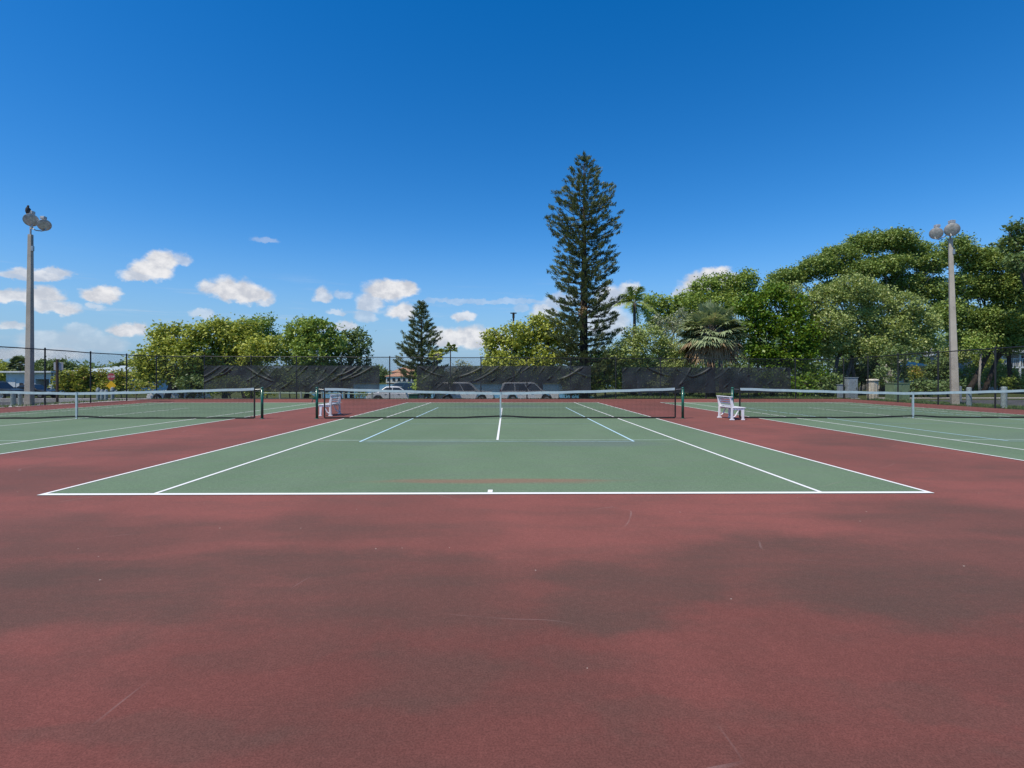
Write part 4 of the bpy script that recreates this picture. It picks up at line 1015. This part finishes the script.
# bollards (both sides)
def bollard(px, d, r, h, label, z0=-.06):
    g_ = gx(px, d); t_ = thing('bollard', label, 'bollard', (g_.x, g_.y, z0), 0, 'grey bollards outside the fences')
    MB().lathe([(r * 1.08, 0), (r, .05), (r * .97, h - .06), (r * 1.02, h - .05), (r * .98, h - .01), (r * .6, h + .01)], 16, (g_.x, g_.y, z0)).build('bollard_body', M['bollard'], t_)
    MB().lathe([(r * 1.04, 0), (r * 1.04, .05)], 16, (g_.x, g_.y, z0 + h * .72), cap=False).build('band', M['galv'], t_)
bollard(13.3, 28.4, .115, .74, 'grey bollard nearest the left edge'); bollard(20.2, 28.0, .10, .74, 'grey bollard just left of the left light pole')
bollard(969, 27.2, .115, .98, 'pale bollard just right of the right light pole'); bollard(1004, 25.9, .125, 1.04, 'thick pale bollard near the right edge')
g = gx(960.5, 33); t = thing('marker_post', 'short white marker post beside the right light pole', 'post', (g.x, g.y, -.06))
MB().box((g.x, g.y, .42), (.10, .08, .96)).build('marker_body', M['galv'], t, bevel=.01)
for px, h, lb in ((98.2, 1.10, 'grey post with a pale cap, leftmost of the row under the diamond sign'), (102, .95, 'second grey post from the left in the row under the diamond sign'), (106.2, .95, 'third grey post in the row, left of the diamond sign post'), (112.5, 1.15, 'grey post with a pale cap, rightmost of the row')):
    g_ = gx(px, 43.5); t_ = thing('parking_post', lb, 'post', (g_.x, g_.y, -.66), 0, 'row of grey posts under the diamond sign')
    MB().lathe([(.16, 0), (.13, .1), (.12, h - .2), (.17, h - .15), (.16, h), (.08, h + .06)], 12, (g_.x, g_.y, -.66)).build('post_body', M['bollard'], t_)
    MB().lathe([(.13, 0), (.12, .10), (.05, .15)], 12, (g_.x, g_.y, -.66 + h + .02)).build('cap', M['galv'], t_)

# cabinets on the right
def cab_box(name, label, px, d, w, h, dep, mat, z0=-.06, cat='cabinet', extras=None):
    g_ = gx(px, d); t_ = thing(name, label, cat, (g_.x, g_.y, z0))
    MB().box((g_.x, g_.y, z0 + h / 2), (w, dep, h)).build('cabinet_body', mat, t_, bevel=.02)
    MB().box((g_.x, g_.y - .01, z0 + h + .022), (w + .06, dep + .08, .045)).build('lid', mat, t_, bevel=.012)
    nd = 2 if w > .7 else 1
    for i in range(nd):
        ww = w / nd - .07; x = g_.x - w / 2 + w / nd * (i + .5)
        dr = MB().box((x, g_.y - dep / 2 - .010, z0 + h / 2 + .02), (ww, .02, h - .16)).build('door', mat, t_, bevel=.006)
        hb = MB().box((x + ww * .36, g_.y - dep / 2 - .035, z0 + h * .5), (.03, .03, .14)); hb.v = [tuple(Vector(v) - root_loc(t_)) for v in hb.v]; hb.build('handle', M['trim'], dr, world=False)
    MB().box((g_.x, g_.y, z0 + .0), (w + .2, dep + .2, .10)).build('plinth', M['concrete'], t_, bevel=.01)
    return t_
cab_box('electrical_cabinet', 'tall grey electrical cabinet behind the right part of the fence', 851.2, 37.2, .70, 1.48, .40, M['cab_grey'])
cab_box('electrical_cabinet', 'low pale grey cabinet attached left of the tall grey cabinet', 840.5, 37.4, .36, .98, .3, M['cab_grey'])
cab_box('transformer_box', 'squat green transformer box behind the right fence', 897.3, 35.2, 1.05, 1.10, .85, M['cab_green'])
g = gx(872.6, 36.6); t = thing('beige_bin', 'weathered beige ribbed bin between the grey cabinet and the green box', 'bin', (g.x, g.y, -.06))
m = MB().lathe([(.24, 0), (.28, .5), (.32, 1.25)], 16, (g.x, g.y, -.06))
for k in range(10):
    a = k * math.pi / 5; m.box((g.x + math.cos(a) * .30, g.y + math.sin(a) * .30, .60), (.05, .05, 1.15))
m.build('bin_body', M['cab_beige'], t); MB().lathe([(.37, 0), (.39, .05), (.37, .12), (.2, .16)], 16, (g.x, g.y, 1.19)).build('lid', M['cab_beige'], t, smooth=True)
g = gx(850.5, 36.8); 

# utility pole with cross arm
c = at(513.5, 312.5, 80); g = gx(513.5, 80); g.z = -.6
t = thing('utility_pole', 'distant utility pole with a short cross arm above the sea grape tree', 'utility pole', g)
MB().tube([g, c], [.20, .13], 8).build('pole', M['bark_dark'], t)
MB().box(c + Vector((0, -.16, -.12)), (.95, .12, .16)).box(c + Vector((0, 0, -.5)), (.35, .3, .7)).build('cross_arm', M['bark_dark'], t)

# ------------------------------------------------------------------ buildings
def house(name, label, px0, px1, d, zbase, eave_py, ridge_py, wall, roof, depth=9, cols=4, storeys=1, group=None, hip=True, over=.4):
    a, b = gx(px0, d), gx(px1, d); ze = at(0, eave_py, d).z; zr = at(0, ridge_py, d).z; w = b.x - a.x; cx = (a.x + b.x) / 2; y0 = a.y
    t = thing(name, label, 'building', (cx, y0 + depth / 2, zbase), 0, group)
    MB().box((cx, y0 + depth / 2, (zbase + ze) / 2), (w, depth, ze - zbase)).build('wall', wall, t)
    i = min(w, depth) * .42 if hip else 0; o = over
    vs = [(a.x - o, y0 - o, ze), (b.x + o, y0 - o, ze), (b.x + o, y0 + depth + o, ze), (a.x - o, y0 + depth + o, ze), (a.x + i, y0 + depth / 2, zr), (b.x - i, y0 + depth / 2, zr)]
    vs += [(v[0], v[1], v[2] - .18) for v in vs[:4]]
    MB().add(vs, [(0, 1, 5, 4), (2, 3, 4, 5), (1, 2, 5), (3, 0, 4), (6, 7, 1, 0), (7, 8, 2, 1), (8, 9, 3, 2), (9, 6, 0, 3), (9, 8, 7, 6)]).build('roof', roof, t)
    hs = (ze - zbase) / storeys
    for s in range(storeys):
        for k in range(cols):
            x = a.x + w * (k + .5) / cols; z = zbase + hs * (s + .52); ww, hh = min(1.5, w / cols * .55), hs * .45
            fr = MB().box((x, y0 - .03, z), (ww + .18, .08, hh + .18)).build('window', M['white_wall'], t)
            gm = MB().box((x, y0 - .075, z), (ww, .03, hh)).box((x, y0 - .095, z), (.05, .02, hh)); gm.v = [tuple(Vector(v) - root_loc(t)) for v in gm.v]; gm.build('pane', M['glass'], fr, world=False)
    return t
house('waterfront_house', 'orange-roofed cream house across the water, lower wing at left', 386, 412, 200, -.6, 376.2, 372.5, M['cream'], M['orange_roof'], 8, 5, 1, 'houses across the bay')
house('waterfront_house', 'taller orange-roofed house across the water behind the shorter pine', 392, 425, 209, -.6, 371.8, 366.3, M['cream'], M['orange_roof'], 10, 5, 2, 'houses across the bay')
house('waterfront_house', 'pale grey-roofed house across the water behind the silver cars', 452, 480, 205, -.6, 376, 372, M['white_wall'], M['grey_roof'], 9, 4, 1, 'houses across the bay')
house('waterfront_house', 'grey-roofed house across the water at the right end of the left windscreen', 350, 372, 205, -.6, 375, 371, M['white_wall'], M['pale_roof'], 9, 4, 1, 'houses across the bay')
house('house', 'low house with a pale green metal roof behind the croton hedge', 70, 128, 70, -.7, 372.0, 364.8, M['white_wall'], M['pale_roof'], 10, 5, 1, None, True, .5)
house('house', 'house with a pale roof peeking over the hedge right of the garage', 42, 66, 78, -.7, 374, 369.5, M['white_wall'], M['grey_roof'], 9, 3, 1)
# flat-roofed white garage
a, b = gx(6, 66), gx(51, 66); zr = at(0, 372.6, 66).z; zb = -.75; w = b.x - a.x
t = thing('garage', 'flat-roofed white garage with an open carport on the left', 'building', ((a.x + b.x) / 2, a.y + 4, zb))
xm = gx(35, 66).x
MB().box(((a.x + xm) / 2, a.y + 3.5, (zb + zr) / 2), (xm - a.x, 7, zr - zb)).build('wall', M['white_wall'], t)
MB().box(((a.x + b.x) / 2 - .1, a.y + 3.4, zr + .08), (w + .9, 7.8, .20)).build('roof', M['white_wall'], t, bevel=.02)
MB().box(((xm + b.x) / 2, a.y + .1, zr - .42), (b.x - xm, .15, .80)).build('fascia', M['white_wall'], t)
MB().box((b.x - .15, a.y + 3.4, (zb + zr) / 2), (.3, 6.8, zr - zb)).build('end_wall', M['white_wall'], t)
MB().box((gx(21.5, 66).x, a.y - .04, zb + 1.35), (.45, .06, .35)).build('wall_vent', M['trim'], t)
MB().box((gx(12, 66).x, a.y - .03, zb + 1.1), (.9, .05, 2.0)).build('door', M['white_wall'], t, bevel=.01)
MB().box(((xm + b.x) / 2, a.y + 6.8, (zb + zr) / 2), (b.x - xm - .4, .15, zr - zb)).build('back_wall', M['trim'], t)
# balcony house right
a, b = gx(1001, 60), gx(1075, 60); z0 = -.1; z1 = at(0, 367, 60).z; z2 = at(0, 353.5, 60).z; w = b.x - a.x; cx = (a.x + b.x) / 2
t = thing('balcony_house', 'grey two-storey house with a white balcony between the right trees', 'building', (cx, a.y + 5, z0))
MB().box((cx, a.y + 6, (z0 + z2) / 2 + .2), (w, 8, z2 - z0 + .4)).build('wall', M['cab_grey'], t)
MB().box((cx, a.y + 5, z2 + .25), (w + 1, 11, .28)).build('roof', M['white_wall'], t)
MB().box((cx, a.y + 1, z1 - .05), (w, 2.2, .16)).build('balcony_floor', M['white_wall'], t)
m = MB().box((cx, a.y - .05, z1 + .95), (w, .06, .07))
for k in range(40): m.box((a.x + w * (k + .5) / 40, a.y - .05, z1 + .5), (.05, .04, .9))
m.build('balcony_railing', M['white_wall'], t)
for k in range(3):
    fr = MB().box((a.x + w * (k + .5) / 3, a.y + 1.97, z1 + .75), (1.7, .06, 1.3)).build('window', M['white_wall'], t)
    gm = MB().box((a.x + w * (k + .5) / 3, a.y + 1.93, z1 + .75), (1.5, .04, 1.15)); gm.v = [tuple(Vector(v) - root_loc(t)) for v in gm.v]; gm.build('pane', M['glass'], fr, world=False)
for k in range(5): MB().box((a.x + w * (k + .02) / 4.06, a.y - .05, (z0 + z2) / 2), (.16, .16, z2 - z0)).build('column', M['white_wall'], t)
house('house', 'white-roofed house glimpsed through the foliage left of the right light pole', 905, 966, 84, -.2, 352, 341, M['cream'], M['white_wall'], 10, 5, 2)
house('house', 'white-walled bungalow in the shade behind the dark hedge', 912, 934, 66, -.1, 366, 360, M['cream'], M['cream'], 7, 3, 1)

# a far-off belt of woodland closing the horizon
P = []
for k in range(4200):
    an = random.uniform(-1.05, 1.05)
    if -.36 < an < .12 : rr = random.uniform(215, 260)
    else: rr = random.uniform(95, 130) if an > .12 else random.uniform(125, 170)
    P.append((CAM[0] + rr * math.sin(an), CAM[1] + rr * math.cos(an), random.uniform(0, 1) ** 1.2 * (9.5 if an > .42 else 6.5 if an > .12 else 3.4)))
P = np.repeat(np.array(P), 16, 0) + RNG.normal(size=(4200 * 16, 3)) * np.array([1.3, 1.3, .7]); P = P[P[:, 2] > -.6]
tag(np_mesh('woodland', quads(P, .42), 4, M['lf_dark']), 'far-off belt of dark woodland low on the horizon', 'woodland', kind='stuff')

# ------------------------------------------------------------------ sky and sun
SUN_EL, SUN_AZ = R(60), R(-130)     # azimuth from +Y towards +X
w = bpy.data.worlds.new('World'); scene.world = w; w.use_nodes = True; w.cycles.sampling_method = 'MANUAL'; w.cycles.sample_map_resolution = 256; nt = w.node_tree; nt.nodes.clear(); nb = NB(nt)
sky = nb.n('ShaderNodeTexSky', sky_type='NISHITA'); sky.sun_disc = False; sky.sun_elevation = SUN_EL; sky.sun_rotation = SUN_AZ
sky.air_density = 1.0; sky.dust_density = .25; sky.ozone_density = 2.2; sky.altitude = 0
hs = nb.n('ShaderNodeHueSaturation'); hs.inputs['Saturation'].default_value = 1.45; hs.inputs['Value'].default_value = 1.36
nt.links.new(sky.outputs[0], hs.inputs['Color'])
D = nb.n('ShaderNodeTexCoord').outputs['Generated']
nr = nb.n('ShaderNodeVectorMath', operation='NORMALIZE'); nb.put(nr.inputs[0], D)
sp = nb.n('ShaderNodeSeparateXYZ'); nb.put(sp.inputs[0], nr.outputs[0])
az = nb.math('ARCTAN2', sp.outputs[0], sp.outputs[1]); hyp = nb.math('SQRT', nb.math('ADD', nb.math('MULTIPLY', sp.outputs[0], sp.outputs[0]), nb.math('MULTIPLY', sp.outputs[1], sp.outputs[1])))
el = nb.math('DIVIDE', sp.outputs[2], hyp)
# billowing edges
cv = nb.n('ShaderNodeCombineXYZ'); nb.put(cv.inputs[0], az); nb.put(cv.inputs[1], nb.math('MULTIPLY', el, 1.25)); cv.inputs[2].default_value = 3.7
n1 = nb.noise(cv.outputs[0], 42, 8, .6); n2 = nb.noise(nb.map(cv.outputs[0], loc=(5, 2, 9)), 42, 8, .6)
az_w = nb.math('ADD', az, nb.math('MULTIPLY', nb.math('SUBTRACT', n1, .5), .030)); el_w = nb.math('ADD', el, nb.math('MULTIPLY', nb.math('SUBTRACT', n2, .5), .028))
CL = [ # pixel-measured bearings: x, y, half width, half height (up), strength
 (152, 271, 22, 12, 1), (163, 263, 18, 12, 1), (138, 277, 18, 8, .9), (180, 262, 12, 9, .6),
 (232, 292, 28, 14, 1), (250, 296, 26, 12, 1), (215, 288, 16, 8, .9), (265, 302, 12, 7, .7),
 (100, 297, 20, 11, 1), (108, 293, 16, 8, .9), (45, 296, 20, 11, .95), (28, 299, 24, 10, .9), (55, 309, 26, 9, .9), (4, 297, 16, 10, .9), (94, 308, 10, 4, .5),
 (40, 275, 32, 7, .85), (58, 274, 18, 7, .8), (15, 276, 14, 6, .7),
 (126, 331, 17, 10, .95), (133, 330, 15, 7, .9), (12, 326, 18, 6, .7), (55, 342, 36, 12, .40), (90, 345, 40, 14, .35), (30, 355, 60, 9, .6), (80, 332, 18, 8, .35),
 (203, 314, 14, 5, .5), (265, 241, 14, 4, .30), (323, 297, 10, 9, .75), (343, 296, 10, 5, .4), (337, 313, 9, 4, .5), (345, 327, 12, 6, .8), (322, 328, 8, 5, .6),
 (385, 293, 22, 13, 1), (402, 290, 17, 10, 1), (370, 304, 14, 12, .75), (365, 318, 12, 8, .45), (401, 313, 15, 10, .95),
 (463, 317, 12, 6, .8), (455, 340, 28, 12, .95), (475, 340, 22, 14, .95), (500, 344, 24, 12, .6), (440, 336, 16, 9, .7),
 (545, 313, 14, 10, .75), (560, 302, 18, 9, .6), (612, 300, 20, 14, .8), (630, 290, 12, 8, .8), (605, 325, 25, 20, .7), (522, 308, 8, 4, .3),
 (495, 302, 80, 3.5, .32), (700, 284, 20, 11, 1), (716, 276, 16, 9, 1), (728, 282, 14, 9, .9), (685, 293, 14, 8, .8)]
mask = None; shade = None
for (px, py, rx, ry, s) in CL:
    u = (px - 512) / F; a0 = math.atan(u) - YAW; e0 = (HOR - py) / F * math.cos(math.atan(u)); ra = rx / F * math.cos(math.atan(u)) ** 2 * 1.10; re = ry / F * math.cos(math.atan(u)) * 1.10
    dx = nb.math('DIVIDE', nb.math('SUBTRACT', az_w, a0), ra); dy0 = nb.math('DIVIDE', nb.math('SUBTRACT', el_w, e0), re)
    dy = nb.math('MAXIMUM', dy0, nb.math('MULTIPLY', dy0, -1.55))
    dd = nb.math('SQRT', nb.math('ADD', nb.math('MULTIPLY', dx, dx), nb.math('MULTIPLY', dy, dy)))
    v = nb.ramp(dd, 1.12, .62, 0, s)
    mask = v if mask is None else nb.math('MAXIMUM', mask, v)
# thin high streaks
st = nb.noise(nb.map(cv.outputs[0], scale=(2.2, 26, 1)), 2.2, 6, .6)
band = nb.math('MULTIPLY', nb.ramp(el, .02, .10), nb.ramp(el, .20, .12)); cir = nb.math('MULTIPLY', nb.ramp(st, .52, .75, 0, .30), band)
mask = nb.math('MAXIMUM', mask, cir)
n3 = nb.noise(nb.map(cv.outputs[0], loc=(1, 8, 2)), 38, 6, .6)
cc = nb.mix(nb.ramp(n3, .35, .70), (5.6, 5.9, 6.6), (8.6, 8.6, 8.8))
# towards the horizon the air pales
pol = nb.mix(1.0, hs.outputs[0], (.88, 1.0, 1.14), 'MULTIPLY')   # the polarised deep blue of the clear sky
hz = nb.ramp(el, .34, -.02, 0, .95)
skc = nb.mix(nb.math('MULTIPLY', hz, hz), pol, (2.2, 3.9, 6.4))
fin = nb.mix(mask, skc, cc)
bg = nb.n('ShaderNodeBackground'); nb.put(bg.inputs[0], fin); bg.inputs[1].default_value = .10
ow = nb.n('ShaderNodeOutputWorld'); nt.links.new(bg.outputs[0], ow.inputs[0])
sd = bpy.data.lights.new('sun', 'SUN'); sd.energy = 4.7; sd.angle = R(.53); sd.color = (1.0, .915, .79)
so = bpy.data.objects.new('sun', sd); COL.objects.link(so)
dirv = Vector((math.sin(SUN_AZ) * math.cos(SUN_EL), math.cos(SUN_AZ) * math.cos(SUN_EL), math.sin(SUN_EL)))
so.rotation_euler = dirv.to_track_quat('Z', 'Y').to_euler(); so.location = (0, 0, 30)

vs = scene.view_settings; vs.view_transform = 'Standard'; vs.look = 'None'; vs.exposure = 0; vs.gamma = 1; vs.use_curve_mapping = False
scene.cycles.max_bounces = 6; scene.cycles.transparent_max_bounces = 24; scene.cycles.diffuse_bounces = 3; scene.cycles.transmission_bounces = 3
scene.render.resolution_x = 1024; scene.render.resolution_y = 768
